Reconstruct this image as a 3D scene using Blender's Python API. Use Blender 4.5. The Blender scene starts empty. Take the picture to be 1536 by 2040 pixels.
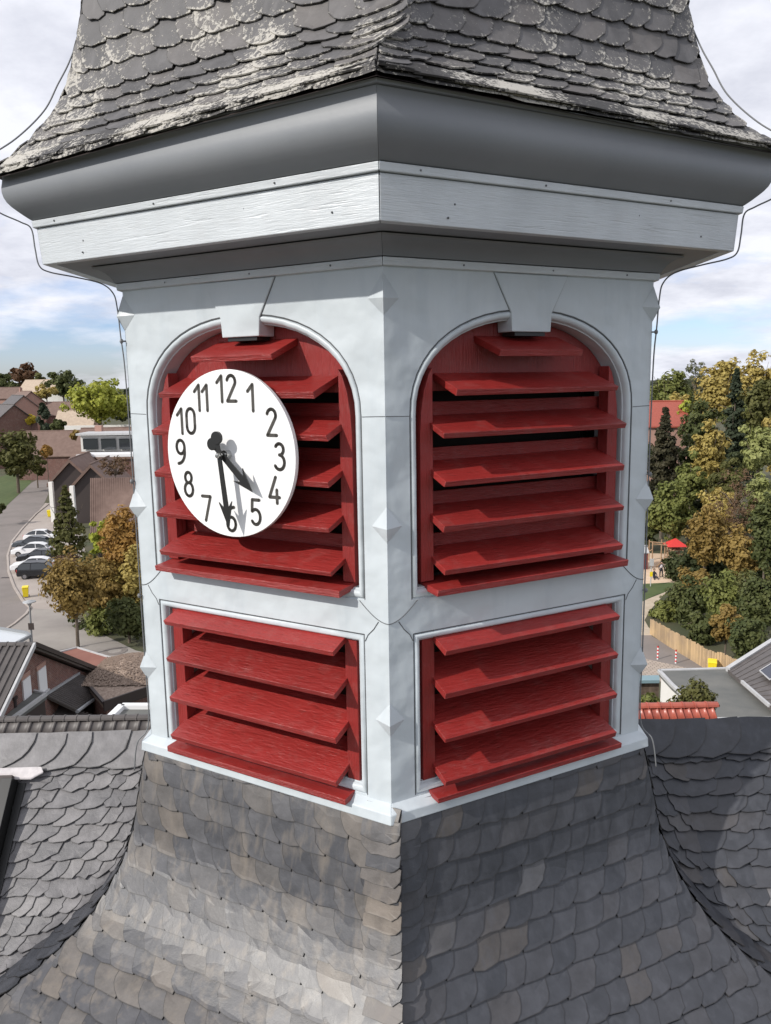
import bpy, math, random
from mathutils import Vector, Matrix, noise
from mathutils.geometry import tessellate_polygon
R = math.radians
random.seed(7)
scene = bpy.context.scene
COL = scene.collection

# ------------------------------------------------------------------ camera
F_PX = 1648.3
CAM = Vector((0.0699, -4.9183, 20.0))
YAW, PITCH, ROLL = -0.02190, 0.16078, -0.01634
fw = Vector((math.sin(YAW) * math.cos(PITCH), math.cos(YAW) * math.cos(PITCH), -math.sin(PITCH)))
rt0 = Vector((math.cos(YAW), -math.sin(YAW), 0)); up0 = rt0.cross(fw)
rt = math.cos(ROLL) * rt0 + math.sin(ROLL) * up0
up = -math.sin(ROLL) * rt0 + math.cos(ROLL) * up0
cd = bpy.data.cameras.new('camera'); cam = bpy.data.objects.new('camera', cd); COL.objects.link(cam)
cam.matrix_world = Matrix(((rt.x, up.x, -fw.x, CAM.x), (rt.y, up.y, -fw.y, CAM.y), (rt.z, up.z, -fw.z, CAM.z), (0, 0, 0, 1)))
cd.sensor_fit = 'HORIZONTAL'; cd.sensor_width = 36; cd.lens = F_PX / 1536 * 36
cd.clip_start = 0.1; cd.clip_end = 6000
scene.camera = cam

# ------------------------------------------------------------------ light
SUN_AZ, SUN_EL = R(-146), R(33)
SUN = Vector((math.cos(SUN_AZ) * math.cos(SUN_EL), math.sin(SUN_AZ) * math.cos(SUN_EL), math.sin(SUN_EL)))
sl = bpy.data.lights.new('sun', 'SUN'); sl.energy = 3.8; sl.angle = R(0.9); sl.color = (1, .955, .89)
so = bpy.data.objects.new('sun', sl); COL.objects.link(so); so.location = (0, 0, 60)
so.rotation_euler = (-SUN).to_track_quat('-Z', 'Y').to_euler()
w = bpy.data.worlds.new('World'); scene.world = w; w.use_nodes = True
nt = w.node_tree; nt.nodes.clear(); N = nt.nodes.new; Lk = nt.links.new
out = N('ShaderNodeOutputWorld'); sky = N('ShaderNodeTexSky'); sky.sky_type = 'NISHITA'; sky.sun_disc = False
sky.sun_elevation = SUN_EL; sky.sun_rotation = math.atan2(SUN.x, SUN.y) % (2 * math.pi)
sky.altitude = 80; sky.air_density = 1.0; sky.dust_density = 0.4; sky.ozone_density = 2.5
bg1 = N('ShaderNodeBackground'); bg1.inputs[1].default_value = 0.13; tint = N('ShaderNodeVectorMath'); tint.operation = 'MULTIPLY'; tint.inputs[1].default_value = (.80, .88, 1.22); Lk(sky.outputs[0], tint.inputs[0]); Lk(tint.outputs[0], bg1.inputs[0])
tc = N('ShaderNodeTexCoord'); sep = N('ShaderNodeSeparateXYZ'); Lk(tc.outputs['Generated'], sep.inputs[0])
def wmath(op, a, b=None, clamp=False):
    m = N('ShaderNodeMath'); m.operation = op; m.use_clamp = clamp
    for i, v in enumerate((a, b)):
        if v is None: continue
        if isinstance(v, (int, float)): m.inputs[i].default_value = v
        else: Lk(v, m.inputs[i])
    return m.outputs[0]
zz = wmath('MAXIMUM', sep.outputs[2], 0.0); den = wmath('ADD', zz, 0.22)
cx = wmath('DIVIDE', sep.outputs[0], den); cy = wmath('DIVIDE', sep.outputs[1], den)
cmb = N('ShaderNodeCombineXYZ'); Lk(cx, cmb.inputs[0]); Lk(cy, cmb.inputs[1])
def wnoise(scale, det, rough, off):
    mp = N('ShaderNodeMapping'); mp.inputs['Location'].default_value = off; Lk(cmb.outputs[0], mp.inputs[0])
    n = N('ShaderNodeTexNoise'); n.inputs['Scale'].default_value = scale; n.inputs['Detail'].default_value = det
    n.inputs['Roughness'].default_value = rough; Lk(mp.outputs[0], n.inputs[0]); return n.outputs[0]
n1 = wnoise(1.15, 7, .55, (3.1, 7.7, 2)); n2 = wnoise(2.6, 6, .6, (1.3, 4.1, 5))
cov = wmath('ADD', wmath('ADD', n1, wmath('MULTIPLY', zz, 1.05)), wmath('MULTIPLY', wmath('MAXIMUM', wmath('SUBTRACT', .05, zz), 0.0), 3.2))
rmp = N('ShaderNodeValToRGB'); rmp.color_ramp.elements[0].position = .50; rmp.color_ramp.elements[1].position = .66; Lk(cov, rmp.inputs[0])
cr2 = N('ShaderNodeValToRGB'); cr2.color_ramp.elements[0].position = .36; cr2.color_ramp.elements[1].position = .60
cr2.color_ramp.elements[0].color = (.64, .66, .75, 1); cr2.color_ramp.elements[1].color = (.90, .915, .99, 1); Lk(n2, cr2.inputs[0])
bg2 = N('ShaderNodeBackground'); bg2.inputs[1].default_value = 1.09; Lk(cr2.outputs[0], bg2.inputs[0])
mx = N('ShaderNodeMixShader'); Lk(rmp.outputs[0], mx.inputs[0]); Lk(bg1.outputs[0], mx.inputs[1]); Lk(bg2.outputs[0], mx.inputs[2])
Lk(mx.outputs[0], out.inputs[0])
scene.view_settings.view_transform = 'Standard'; scene.view_settings.look = 'None'
scene.view_settings.exposure = 0.0; scene.view_settings.gamma = 1.0; scene.view_settings.use_curve_mapping = False
scene.render.engine = 'CYCLES'
scene.cycles.max_bounces = 6; scene.cycles.diffuse_bounces = 3; scene.cycles.use_denoising = True
scene.render.use_persistent_data = False

# ------------------------------------------------------------------ helpers
def ray(px, py):
    d = fw + rt * ((px - 768) / F_PX) - up * ((py - 1020) / F_PX)
    return d
def A(px, py, D): return CAM + ray(px, py) * D                    # point at a pixel of the photograph and a depth
def onz(px, py, z):
    d = ray(px, py); k = (z - CAM.z) / d.z; return CAM + d * k
def G(px, py): return onz(px, py, 0.0)
def onplane(px, py, p0, n):
    d = ray(px, py); k = (p0 - CAM).dot(n) / d.dot(n); return CAM + d * k
def proj(P):
    v = P - CAM; z = v.dot(fw)
    if z <= .05: return (-9999, -9999)
    return 768 + F_PX * v.dot(rt) / z, 1020 - F_PX * v.dot(up) / z

def mesh(name, vs, fs, mats, smooth=False, midx=None):
    me = bpy.data.meshes.new(name); me.from_pydata([tuple(v) for v in vs], [], fs)
    for m in (mats if isinstance(mats, (list, tuple)) else [mats]): me.materials.append(m)
    if midx: me.polygons.foreach_set('material_index', midx)
    if smooth: me.polygons.foreach_set('use_smooth', [True] * len(me.polygons))
    me.update(); return me
def link(name, me, parent=None, kind=None, mat4=None):
    o = bpy.data.objects.new(name, me); COL.objects.link(o)
    M4 = mat4 or Matrix.Identity(4)
    if parent is not None:
        o.parent = parent; M4 = (parent['_inv'] and Matrix.Translation(-Vector(parent['_loc'][:]))) @ M4 if '_loc' in parent else M4
    o.matrix_basis = M4
    if kind: o['kind'] = kind
    return o
def tag(o, label, cat, group=None):
    o['label'] = label; o['category'] = cat
    if group: o['group'] = group
    return o
def thing(name, loc, label, cat, group=None, parent=None):
    o = bpy.data.objects.new(name, None); COL.objects.link(o); o.empty_display_size = .2
    o.location = loc; o['_loc'] = tuple(loc); o['_inv'] = True
    if label: tag(o, label, cat, group)
    return o
def sub(o):  # lets a mesh part carry children given in world coordinates
    return o
class MB:
    def __init__(s): s.v = []; s.f = []; s.m = []
    def add(s, vs, fs, m=0):
        b = len(s.v); s.v += [Vector(v) for v in vs]; s.f += [[b + i for i in f] for f in fs]; s.m += [m] * len(fs)
    def box(s, c, size, rz=0, m=0, ax=None):
        c = Vector(c); hx, hy, hz = [q / 2 for q in size]
        if ax is None: ax = (Vector((math.cos(rz), math.sin(rz), 0)), Vector((-math.sin(rz), math.cos(rz), 0)), Vector((0, 0, 1)))
        vs = [c + ax[0] * (x * hx) + ax[1] * (y * hy) + ax[2] * (z * hz) for x in (-1, 1) for y in (-1, 1) for z in (-1, 1)]
        s.add(vs, [(0, 1, 3, 2), (4, 6, 7, 5), (0, 4, 5, 1), (2, 3, 7, 6), (0, 2, 6, 4), (1, 5, 7, 3)], m)
    def beam(s, a, b, wd, th=None, m=0, upv=Vector((0, 0, 1))):
        a, b = Vector(a), Vector(b); d = (b - a); L = d.length; d.normalize()
        x = d.cross(upv)
        if x.length < 1e-4: x = Vector((1, 0, 0))
        x.normalize(); y = x.cross(d); s.box((a + b) / 2, (wd, L, th or wd), ax=(x, d, y), m=m)
    def tube(s, pts, rad, n=8, m=0, caps=True):
        pts = [Vector(p) for p in pts]; rs = rad if isinstance(rad, (list, tuple)) else [rad] * len(pts); b = len(s.v)
        t = (pts[1] - pts[0]).normalized(); x = t.orthogonal().normalized()
        for i, p in enumerate(pts):
            t = (pts[min(i + 1, len(pts) - 1)] - pts[max(i - 1, 0)]).normalized()
            x = (x - t * x.dot(t)).normalized(); y = t.cross(x)
            s.v += [p + (x * math.cos(2 * math.pi * k / n) + y * math.sin(2 * math.pi * k / n)) * rs[i] for k in range(n)]
        for i in range(len(pts) - 1):
            for k in range(n):
                s.f.append([b + i * n + k, b + i * n + (k + 1) % n, b + (i + 1) * n + (k + 1) % n, b + (i + 1) * n + k]); s.m.append(m)
        if caps:
            s.f.append([b + k for k in range(n)][::-1]); s.m.append(m)
            s.f.append([b + (len(pts) - 1) * n + k for k in range(n)]); s.m.append(m)
    def prism(s, poly, off, m=0):
        n = len(poly); poly = [Vector(p) for p in poly]; off = Vector(off)
        s.add(poly + [p + off for p in poly], [list(range(n))[::-1], [n + i for i in range(n)]] + [[i, (i + 1) % n, n + (i + 1) % n, n + i] for i in range(n)], m)
    def disc(s, c, nrm, rad, th, n=24, m=0):
        nrm = Vector(nrm).normalized(); x = nrm.orthogonal().normalized(); y = nrm.cross(x)
        s.prism([Vector(c) + (x * math.cos(2 * math.pi * k / n) + y * math.sin(2 * math.pi * k / n)) * rad for k in range(n)], nrm * th, m)
    def sphere(s, c, rad, n=10, m=0, sc=(1, 1, 1)):
        c = Vector(c); vs = []; k2 = n // 2
        for i in range(k2 + 1):
            th = math.pi * i / k2
            for k in range(n):
                ph = 2 * math.pi * k / n
                vs.append(c + Vector((math.sin(th) * math.cos(ph) * sc[0], math.sin(th) * math.sin(ph) * sc[1], math.cos(th) * sc[2])) * rad)
        s.add(vs, [[i * n + k, (i + 1) * n + k, (i + 1) * n + (k + 1) % n, i * n + (k + 1) % n] for i in range(k2) for k in range(n)], m)
    def build(s, name, mats, parent=None, kind=None, smooth=False, bevel=0, local=False):
        c = Vector((0, 0, 0))
        if not local and s.v:
            c = sum(s.v, Vector()) / len(s.v)
        me = mesh(name, [v - c for v in s.v], s.f, mats, smooth, s.m)
        import bmesh
        bm = bmesh.new(); bm.from_mesh(me); bmesh.ops.recalc_face_normals(bm, faces=bm.faces); bm.to_mesh(me); bm.free()
        o = link(name, me, None if local else parent, kind, Matrix.Translation(c))
        if local and parent is not None: o.parent = parent
        o['_loc'] = tuple(c); o['_inv'] = True
        if bevel:
            b = o.modifiers.new('bevel', 'BEVEL'); b.width = bevel; b.segments = 2; b.limit_method = 'ANGLE'; b.angle_limit = R(40)
        return o

# ------------------------------------------------------------------ materials
def newmat(name):
    m = bpy.data.materials.new(name); m.use_nodes = True; nt = m.node_tree
    return m, nt, nt.nodes['Principled BSDF']
def nodes_noise(nt, scale, det=4, rough=.55, vec=None, dim='3D'):
    n = nt.nodes.new('ShaderNodeTexNoise'); n.inputs['Scale'].default_value = scale; n.inputs['Detail'].default_value = det
    n.inputs['Roughness'].default_value = rough
    if vec is not None: nt.links.new(vec, n.inputs['Vector'])
    return n
def ramp(nt, src, stops):
    r = nt.nodes.new('ShaderNodeValToRGB'); e = r.color_ramp.elements
    while len(e) < len(stops): e.new(.5)
    for q, (p, c) in zip(e, stops):
        q.position = p; q.color = (c if isinstance(c, tuple) else (c, c, c)) + (1,)
    nt.links.new(src, r.inputs[0]); return r.outputs[0]
def mixc(nt, fac, a, b, mode='MIX'):
    m = nt.nodes.new('ShaderNodeMix'); m.data_type = 'RGBA'; m.blend_type = mode
    for sock, v in ((m.inputs[0], fac), (m.inputs[6], a), (m.inputs[7], b)):
        if hasattr(v, 'links') or hasattr(v, 'is_linked'): nt.links.new(v, sock)
        elif isinstance(v, tuple): sock.default_value = v + (1,)
        else: sock.default_value = v
    return m.outputs[2]
def mth(nt, op, a, b, clamp=False):
    m = nt.nodes.new('ShaderNodeMath'); m.operation = op; m.use_clamp = clamp
    for i, v in enumerate((a, b)):
        if isinstance(v, (int, float)): m.inputs[i].default_value = v
        else: nt.links.new(v, m.inputs[i])
    return m.outputs[0]
def bump(nt, bsdf, h, strength, dist):
    b = nt.nodes.new('ShaderNodeBump'); b.inputs['Strength'].default_value = strength; b.inputs['Distance'].default_value = dist
    nt.links.new(h, b.inputs['Height']); nt.links.new(b.outputs[0], bsdf.inputs['Normal'])
def wpos(nt, scale=(1, 1, 1)):
    g = nt.nodes.new('ShaderNodeNewGeometry'); mp = nt.nodes.new('ShaderNodeMapping'); mp.inputs['Scale'].default_value = scale
    nt.links.new(g.outputs['Position'], mp.inputs[0]); return mp.outputs[0]
def simple(name, c1, c2=None, rough=.7, scale=3, bs=0, bscale=None, bdist=.01, spec=.5, metal=0, objrand=0, stretch=(1, 1, 1)):
    m, nt, b = newmat(name); v = wpos(nt, stretch); c2 = c2 or c1
    n = nodes_noise(nt, scale, 5, .6, v); col = mixc(nt, ramp(nt, n.outputs[0], [(.35, 0.0), (.65, 1.0)]), c1, c2)
    if objrand:
        oi = nt.nodes.new('ShaderNodeObjectInfo'); f = mth(nt, 'ADD', mth(nt, 'MULTIPLY', oi.outputs['Random'], objrand * 2), 1 - objrand)
        vv = nt.nodes.new('ShaderNodeVectorMath'); vv.operation = 'SCALE'; nt.links.new(col, vv.inputs[0]); nt.links.new(f, vv.inputs['Scale']); col = vv.outputs[0]
    nt.links.new(col, b.inputs['Base Color']); b.inputs['Roughness'].default_value = rough
    b.inputs['Specular IOR Level'].default_value = spec; b.inputs['Metallic'].default_value = metal
    if bs:
        h = nodes_noise(nt, bscale or scale * 6, 5, .6, v); bump(nt, b, h.outputs[0], bs, bdist)
    return m

def painted_metal(name, c):
    m, nt, b = newmat(name); v = wpos(nt)
    big = nodes_noise(nt, 2.2, 3, .5, v); col = mixc(nt, ramp(nt, big.outputs[0], [(.35, 0.0), (.7, 1.0)]), c, tuple(x * .93 for x in c))
    st = nodes_noise(nt, 9, 4, .6, wpos(nt, (1, 1, .18))); col = mixc(nt, ramp(nt, st.outputs[0], [(.50, 0.0), (.76, .5)]), col, (c[0] * .76, c[1] * .79, c[2] * .82))
    nt.links.new(col, b.inputs['Base Color']); b.inputs['Roughness'].default_value = .42
    a = nodes_noise(nt, 5.0, 1.5, .4, v); s2 = nodes_noise(nt, 17, 1, .4, v); s3 = nodes_noise(nt, 110, 2, .5, v)
    lo = mth(nt, 'ADD', mth(nt, 'MULTIPLY', a.outputs[0], 1.0), mth(nt, 'MULTIPLY', s2.outputs[0], .12))
    h = mth(nt, 'ADD', lo, mth(nt, 'MULTIPLY', s3.outputs[0], .008)); bump(nt, b, h, .62, .045)
    return m
MWALL = painted_metal('painted_lead_sheet', (.55, .598, .625))
def painted_wood(name, c, cdark, vert=False, rough=.38, bs=.5, crack=.0, spec=.5, orand=.0):
    m, nt, b = newmat(name)
    tcn = nt.nodes.new('ShaderNodeTexCoord'); mp = nt.nodes.new('ShaderNodeMapping')
    g = nt.nodes.new('ShaderNodeNewGeometry'); nt.links.new(g.outputs['Position'], mp.inputs[0])
    mp.inputs['Scale'].default_value = (1, 1, .06) if vert else (.07, .07, 1)
    n = nodes_noise(nt, 190, 4, .65, mp.outputs[0]); n2 = nodes_noise(nt, 5, 3, .5, wpos(nt))
    wv = nodes_noise(nt, 60, 3, .6, mp.outputs[0])
    col = mixc(nt, ramp(nt, n2.outputs[0], [(.3, 0.0), (.7, 1.0)]), c, tuple(x * .86 for x in c))
    col = mixc(nt, ramp(nt, n.outputs[0], [(.30, 1.0), (.42, 0.0)]), col, cdark)
    oi = nt.nodes.new('ShaderNodeObjectInfo'); f = mth(nt, 'ADD', mth(nt, 'MULTIPLY', oi.outputs['Random'], .22), .89)
    vv = nt.nodes.new('ShaderNodeVectorMath'); vv.operation = 'SCALE'; nt.links.new(col, vv.inputs[0]); nt.links.new(f, vv.inputs['Scale'])
    dn = nodes_noise(nt, 11, 6, .7, wpos(nt)); col = mixc(nt, ramp(nt, dn.outputs[0], [(.52, 0.0), (.8, .12)]), vv.outputs[0], (.42, .34, .31))
    nt.links.new(col, b.inputs['Base Color']); b.inputs['Roughness'].default_value = rough; b.inputs['Specular IOR Level'].default_value = spec
    h = mth(nt, 'ADD', n.outputs[0], mth(nt, 'MULTIPLY', wv.outputs[0], .8))
    if crack:
        cn = nodes_noise(nt, 55, 2, .5, mp.outputs[0]); h = mth(nt, 'ADD', h, mth(nt, 'MULTIPLY', ramp(nt, cn.outputs[0], [(.30, 0.0), (.36, 1.0)]), crack))
    bump(nt, b, h, bs, .006)
    return m
MFASC = painted_wood('white_painted_timber', (.60, .635, .66), (.55, .58, .60), bs=.36, crack=.8)
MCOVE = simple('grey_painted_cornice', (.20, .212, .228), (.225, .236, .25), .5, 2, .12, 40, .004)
MRED = painted_wood('red_painted_timber', (.29, .026, .023), (.19, .018, .015), bs=.95)
MREDV = painted_wood('red_painted_jamb', (.29, .026, .023), (.19, .018, .015), vert=True, bs=.9)
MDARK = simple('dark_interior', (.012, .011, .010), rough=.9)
MSEAM = simple('dark_seam', (.10, .105, .11), rough=.7)
MWHITE = simple('white_gloss_enamel', (.86, .86, .86), (.84, .84, .84), .28, 3)
MNUM = simple('dark_grey_print', (.055, .05, .043), rough=.6)
MBLACK = simple('black_lacquer', (.012, .012, .012), rough=.4)
MSTEEL = simple('polished_steel', (.6, .6, .58), rough=.25, metal=1)
MCABLE = simple('grey_cable', (.16, .165, .17), rough=.5)

def slate_mat(name, cols, lich, lichcol, thr, rough=.48, warm=0.0, bs=.5):
    m, nt, b = newmat(name)
    oi = nt.nodes.new('ShaderNodeObjectInfo'); tcn = nt.nodes.new('ShaderNodeTexCoord')
    off = nt.nodes.new('ShaderNodeVectorMath'); off.operation = 'ADD'
    nt.links.new(tcn.outputs['Object'], off.inputs[0])
    sc = nt.nodes.new('ShaderNodeVectorMath'); sc.operation = 'SCALE'; sc.inputs[0].default_value = (37, 53, 71)
    nt.links.new(oi.outputs['Random'], sc.inputs['Scale']); nt.links.new(sc.outputs[0], off.inputs[1])
    v = off.outputs[0]
    r = nt.nodes.new('ShaderNodeValToRGB'); e = r.color_ramp.elements; r.color_ramp.interpolation = 'LINEAR'
    while len(e) < len(cols): e.new(.5)
    for q, (p, c) in zip(e, cols): q.position = p; q.color = c + (1,)
    gi = nt.nodes.new('ShaderNodeNewGeometry'); nt.links.new(mth(nt, 'FRACT', mth(nt, 'ADD', oi.outputs['Random'], gi.outputs['Random Per Island']), 0.0), r.inputs[0])
    n = nodes_noise(nt, 9, 5, .62, v); k = ramp(nt, n.outputs[0], [(.28, .72), (.72, 1.32)])
    col = mixc(nt, 1.0, r.outputs[0], k, 'MULTIPLY')
    n5 = nodes_noise(nt, 14, 3, .6, wpos(nt, (1, 1, .12)))
    col = mixc(nt, ramp(nt, n5.outputs[0], [(.50, 0.0), (.70, .6 if warm else .4)]), col, (.185, .158, .13) if warm else tuple(x * 1.75 for x in cols[1][1]))
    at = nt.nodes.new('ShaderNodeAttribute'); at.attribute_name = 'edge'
    n3 = nodes_noise(nt, 52, 7, .78, v); n4 = nodes_noise(nt, 3.2, 2, .5, wpos(nt))
    s = mth(nt, 'ADD', mth(nt, 'MULTIPLY', at.outputs['Fac'], lich), mth(nt, 'ADD', mth(nt, 'MULTIPLY', n3.outputs[0], 1.0), mth(nt, 'MULTIPLY', n4.outputs[0], .62)))
    msk = ramp(nt, s, [(thr, 0.0), (min(thr + .035, 1), 1.0)])
    edge_shade = mth(nt, 'MULTIPLY', ramp(nt, at.outputs['Fac'], [(.74, 0.0), (.97, 1.0)]), ramp(nt, n.outputs[0], [(.25, .45), (.6, .9)]))  # dark outline band painted in for the shadow under each slate edge
    col = mixc(nt, edge_shade, col, (.022, .02, .019))
    n6 = nodes_noise(nt, 120, 3, .6, v); lc = mixc(nt, n6.outputs[0], lichcol, tuple(x * .62 for x in lichcol))
    col = mixc(nt, msk, col, lc)
    nt.links.new(col, b.inputs['Base Color'])
    rg = mth(nt, 'ADD', mth(nt, 'MULTIPLY', msk, .4), mth(nt, 'ADD', mth(nt, 'MULTIPLY', n.outputs[0], .25), rough - .12), True)
    nt.links.new(rg, b.inputs['Roughness']); b.inputs['Specular IOR Level'].default_value = .55
    h = mth(nt, 'ADD', mth(nt, 'MULTIPLY', msk, .9), mth(nt, 'ADD', mth(nt, 'MULTIPLY', n.outputs[0], .9), mth(nt, 'MULTIPLY', n3.outputs[0], .45)))
    bump(nt, b, h, bs, .006)
    return m
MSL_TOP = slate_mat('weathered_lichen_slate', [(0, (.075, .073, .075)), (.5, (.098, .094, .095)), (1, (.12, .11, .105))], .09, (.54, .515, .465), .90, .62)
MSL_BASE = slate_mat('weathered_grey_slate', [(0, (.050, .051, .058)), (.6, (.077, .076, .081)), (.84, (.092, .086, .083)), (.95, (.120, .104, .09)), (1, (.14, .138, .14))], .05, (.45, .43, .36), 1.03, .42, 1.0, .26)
MSL_BLUE_SHADE = slate_mat('blue_slate_with_shade', [(0, (.034, .037, .045)), (.72, (.047, .049, .057)), (.90, (.054, .053, .058)), (.97, (.075, .066, .060)), (1, (.082, .083, .09))], .07, (.45, .43, .38), 1.02, .46, 0.0, .26)  # bluer right-hand slates, with the shade of that side darkened into the colour
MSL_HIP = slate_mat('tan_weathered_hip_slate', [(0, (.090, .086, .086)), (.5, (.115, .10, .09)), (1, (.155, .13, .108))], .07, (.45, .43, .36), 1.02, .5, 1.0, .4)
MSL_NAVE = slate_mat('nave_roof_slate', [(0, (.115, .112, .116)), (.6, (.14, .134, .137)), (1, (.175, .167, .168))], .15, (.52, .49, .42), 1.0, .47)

MASPH = simple('asphalt', (.19, .167, .152), (.23, .20, .184), .9, .3, .3, 30)
MPAVE = simple('pinkish_paving', (.36, .31, .275), (.41, .36, .32), .85, .5, .2, 12)
MCONC = simple('concrete_drive', (.25, .225, .205), (.33, .30, .27), .88, .25, .2, 12)
MGRASS = simple('mown_grass', (.055, .085, .022), (.085, .11, .035), .95, .8, .5, 20)
MSOIL = simple('scrubby_ground', (.05, .06, .025), (.09, .08, .045), .95, .2, .5, 10)
MSAND = simple('playground_sand', (.62, .45, .31), (.68, .52, .38), .95, 1.2, .2, 12)
MPATH = simple('gravel_path', (.42, .34, .25), (.5, .42, .32), .95, 1.2)
MTILE = simple('dark_brown_roof_tile', (.075, .066, .062), (.105, .092, .086), .5, 2, .2, 20, objrand=.12)
MTILEB = simple('brown_clay_tile', (.15, .095, .075), (.19, .125, .10), .75, 1.2, .3, 20)
MTILER = simple('glazed_red_roof_tile', (.33, .075, .05), (.40, .10, .065), .35, 5, objrand=.12)
MTILET = simple('pale_tan_tile', (.42, .33, .25), (.5, .4, .3), .8, 1.5)
MFELT = simple('grey_roofing_felt', (.115, .118, .112), (.16, .158, .145), .9, .6, .3, 18)
MGRAV = simple('brown_roof_gravel', (.20, .145, .11), (.40, .31, .25), .95, 9, .8, 14, .05)
MRUST = simple('rust_red_felt', (.21, .085, .062), (.25, .11, .08), .85, .8)
MRENDER = simple('white_render', (.76, .74, .70), (.70, .68, .64), .8, .6)
MTRIM = simple('pale_grey_trim', (.42, .42, .42), (.5, .5, .5), .5)
MWTRIM = simple('white_trim', (.78, .78, .78), rough=.5)
MBROWN = simple('dark_brown_fascia', (.045, .033, .03), rough=.6)
MGLASS = simple('window_glass', (.03, .035, .04), rough=.08, spec=.8)
MYEL = simple('yellow_bin_plastic', (.85, .68, .02), (.8, .62, .02), .4)
MYDK = simple('bin_rubber', (.02, .02, .02), rough=.7)
MWOOD = simple('round_play_timber', (.30, .19, .11), (.38, .25, .15), .8, 3)
MPLANK = simple('weathered_fence_plank', (.50, .35, .19), (.36, .26, .165), .85, .9, .4, 30, objrand=.18)
MREDROOF = simple('red_play_roof', (.62, .045, .04), rough=.6)
MLAMPP = simple('lamp_post_grey', (.25, .26, .27), rough=.5)
MSOLAR = simple('solar_cell', (.012, .016, .035), rough=.15, spec=.8)
MTRUNK = simple('tree_bark', (.10, .078, .058), (.15, .12, .09), .95, 3, .5, 20)
MZINC = simple('zinc_sheet', (.33, .34, .35), (.4, .41, .42), .4, 3)
MSKIN = simple('skin', (.45, .27, .19), rough=.6)
MCLD = simple('dark_clothing', (.02, .02, .03), rough=.9)
MCLP = simple('pale_clothing', (.55, .5, .52), rough=.9)
MHAIR = simple('dark_hair', (.02, .015, .01), rough=.7)
def brickmat(name, c1, c2, mort, sc=1.0):
    m, nt, b = newmat(name); g = nt.nodes.new('ShaderNodeNewGeometry'); s = nt.nodes.new('ShaderNodeSeparateXYZ'); nt.links.new(g.outputs['Position'], s.inputs[0])
    cm = nt.nodes.new('ShaderNodeCombineXYZ'); nt.links.new(mth(nt, 'ADD', s.outputs[0], s.outputs[1]), cm.inputs[0]); nt.links.new(s.outputs[2], cm.inputs[1])
    t = nt.nodes.new('ShaderNodeTexBrick'); t.inputs['Scale'].default_value = 1 / sc; t.inputs['Brick Width'].default_value = .25; t.inputs['Row Height'].default_value = .083
    t.inputs['Mortar Size'].default_value = .012; t.inputs['Color1'].default_value = c1 + (1,); t.inputs['Color2'].default_value = c2 + (1,); t.inputs['Mortar'].default_value = mort + (1,)
    nt.links.new(cm.outputs[0], t.inputs[0]); n = nodes_noise(nt, 2.5, 5, .7, wpos(nt))
    col = mixc(nt, ramp(nt, n.outputs[0], [(.5, 0.0), (.72, .6)]), t.outputs[0], (.30, .22, .18)); nt.links.new(col, b.inputs['Base Color']); b.inputs['Roughness'].default_value = .9
    return m
MBRICK = brickmat('red_brown_brick', (.20, .075, .055), (.13, .05, .04), (.20, .16, .14))
MBRICKP = brickmat('pale_pink_brick', (.42, .22, .165), (.36, .18, .14), (.4, .3, .25))
def cobble():
    m, nt, b = newmat('herringbone_paving'); v = wpos(nt); t = nt.nodes.new('ShaderNodeTexBrick'); t.inputs['Scale'].default_value = 1.0
    t.inputs['Brick Width'].default_value = .4; t.inputs['Row Height'].default_value = .25; t.inputs['Mortar Size'].default_value = .03
    t.inputs['Color1'].default_value = (.46, .38, .31, 1); t.inputs['Color2'].default_value = (.38, .31, .26, 1); t.inputs['Mortar'].default_value = (.2, .17, .14, 1)
    nt.links.new(v, t.inputs[0]); nt.links.new(t.outputs[0], b.inputs['Base Color']); b.inputs['Roughness'].default_value = .9; return m
MCOB = cobble()
_leaf = {}
def leafmat(key, c1, c2):
    c1, c2 = [tuple(min(.7, x * 1.14) for x in c) for c in (c1, c2)]
    if key in _leaf: return _leaf[key]
    m, nt, b = newmat(key + '_leaves'); g = nt.nodes.new('ShaderNodeNewGeometry'); n = nodes_noise(nt, .35, 3, .6, wpos(nt))
    f = mth(nt, 'ADD', mth(nt, 'MULTIPLY', g.outputs['Random Per Island'], .55), mth(nt, 'MULTIPLY', ramp(nt, n.outputs[0], [(.35, 0.0), (.65, 1.0)]), .5), True)
    nt.links.new(mixc(nt, f, c1, c2), b.inputs['Base Color']); b.inputs['Roughness'].default_value = .6; b.inputs['Specular IOR Level'].default_value = .25
    tr = nt.nodes.new('ShaderNodeBsdfTranslucent'); nt.links.new(mixc(nt, f, c1, c2), tr.inputs[0]); ms = nt.nodes.new('ShaderNodeMixShader'); ms.inputs[0].default_value = .3
    o = nt.nodes['Material Output']; nt.links.new(b.outputs[0], ms.inputs[1]); nt.links.new(tr.outputs[0], ms.inputs[2]); nt.links.new(ms.outputs[0], o.inputs[0])
    _leaf[key] = m; return m
LEAF = {
 'yellowgreen': ((.22, .25, .035), (.36, .36, .06)), 'copper': ((.085, .045, .025), (.15, .08, .04)), 'darkgreen': ((.048, .064, .022), (.11, .12, .04)),
 'golden': ((.28, .215, .055), (.42, .335, .11)), 'olive': ((.07, .075, .022), (.13, .125, .04)), 'orange': ((.23, .12, .03), (.37, .22, .06)),
 'amber': ((.17, .115, .035), (.31, .215, .065)), 'spruce': ((.028, .040, .024), (.06, .075, .042)), 'pine': ((.03, .032, .018), (.075, .065, .035)),
 'mid': ((.10, .12, .032), (.20, .21, .06)), 'pale': ((.20, .22, .07), (.33, .34, .13)), 'brown': ((.10, .06, .035), (.18, .115, .065)),
 'yellow': ((.45, .33, .03), (.6, .5, .08)), 'grey': ((.09, .10, .06), (.17, .17, .10)), 'lime': ((.22, .25, .03), (.38, .40, .06))}

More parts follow.
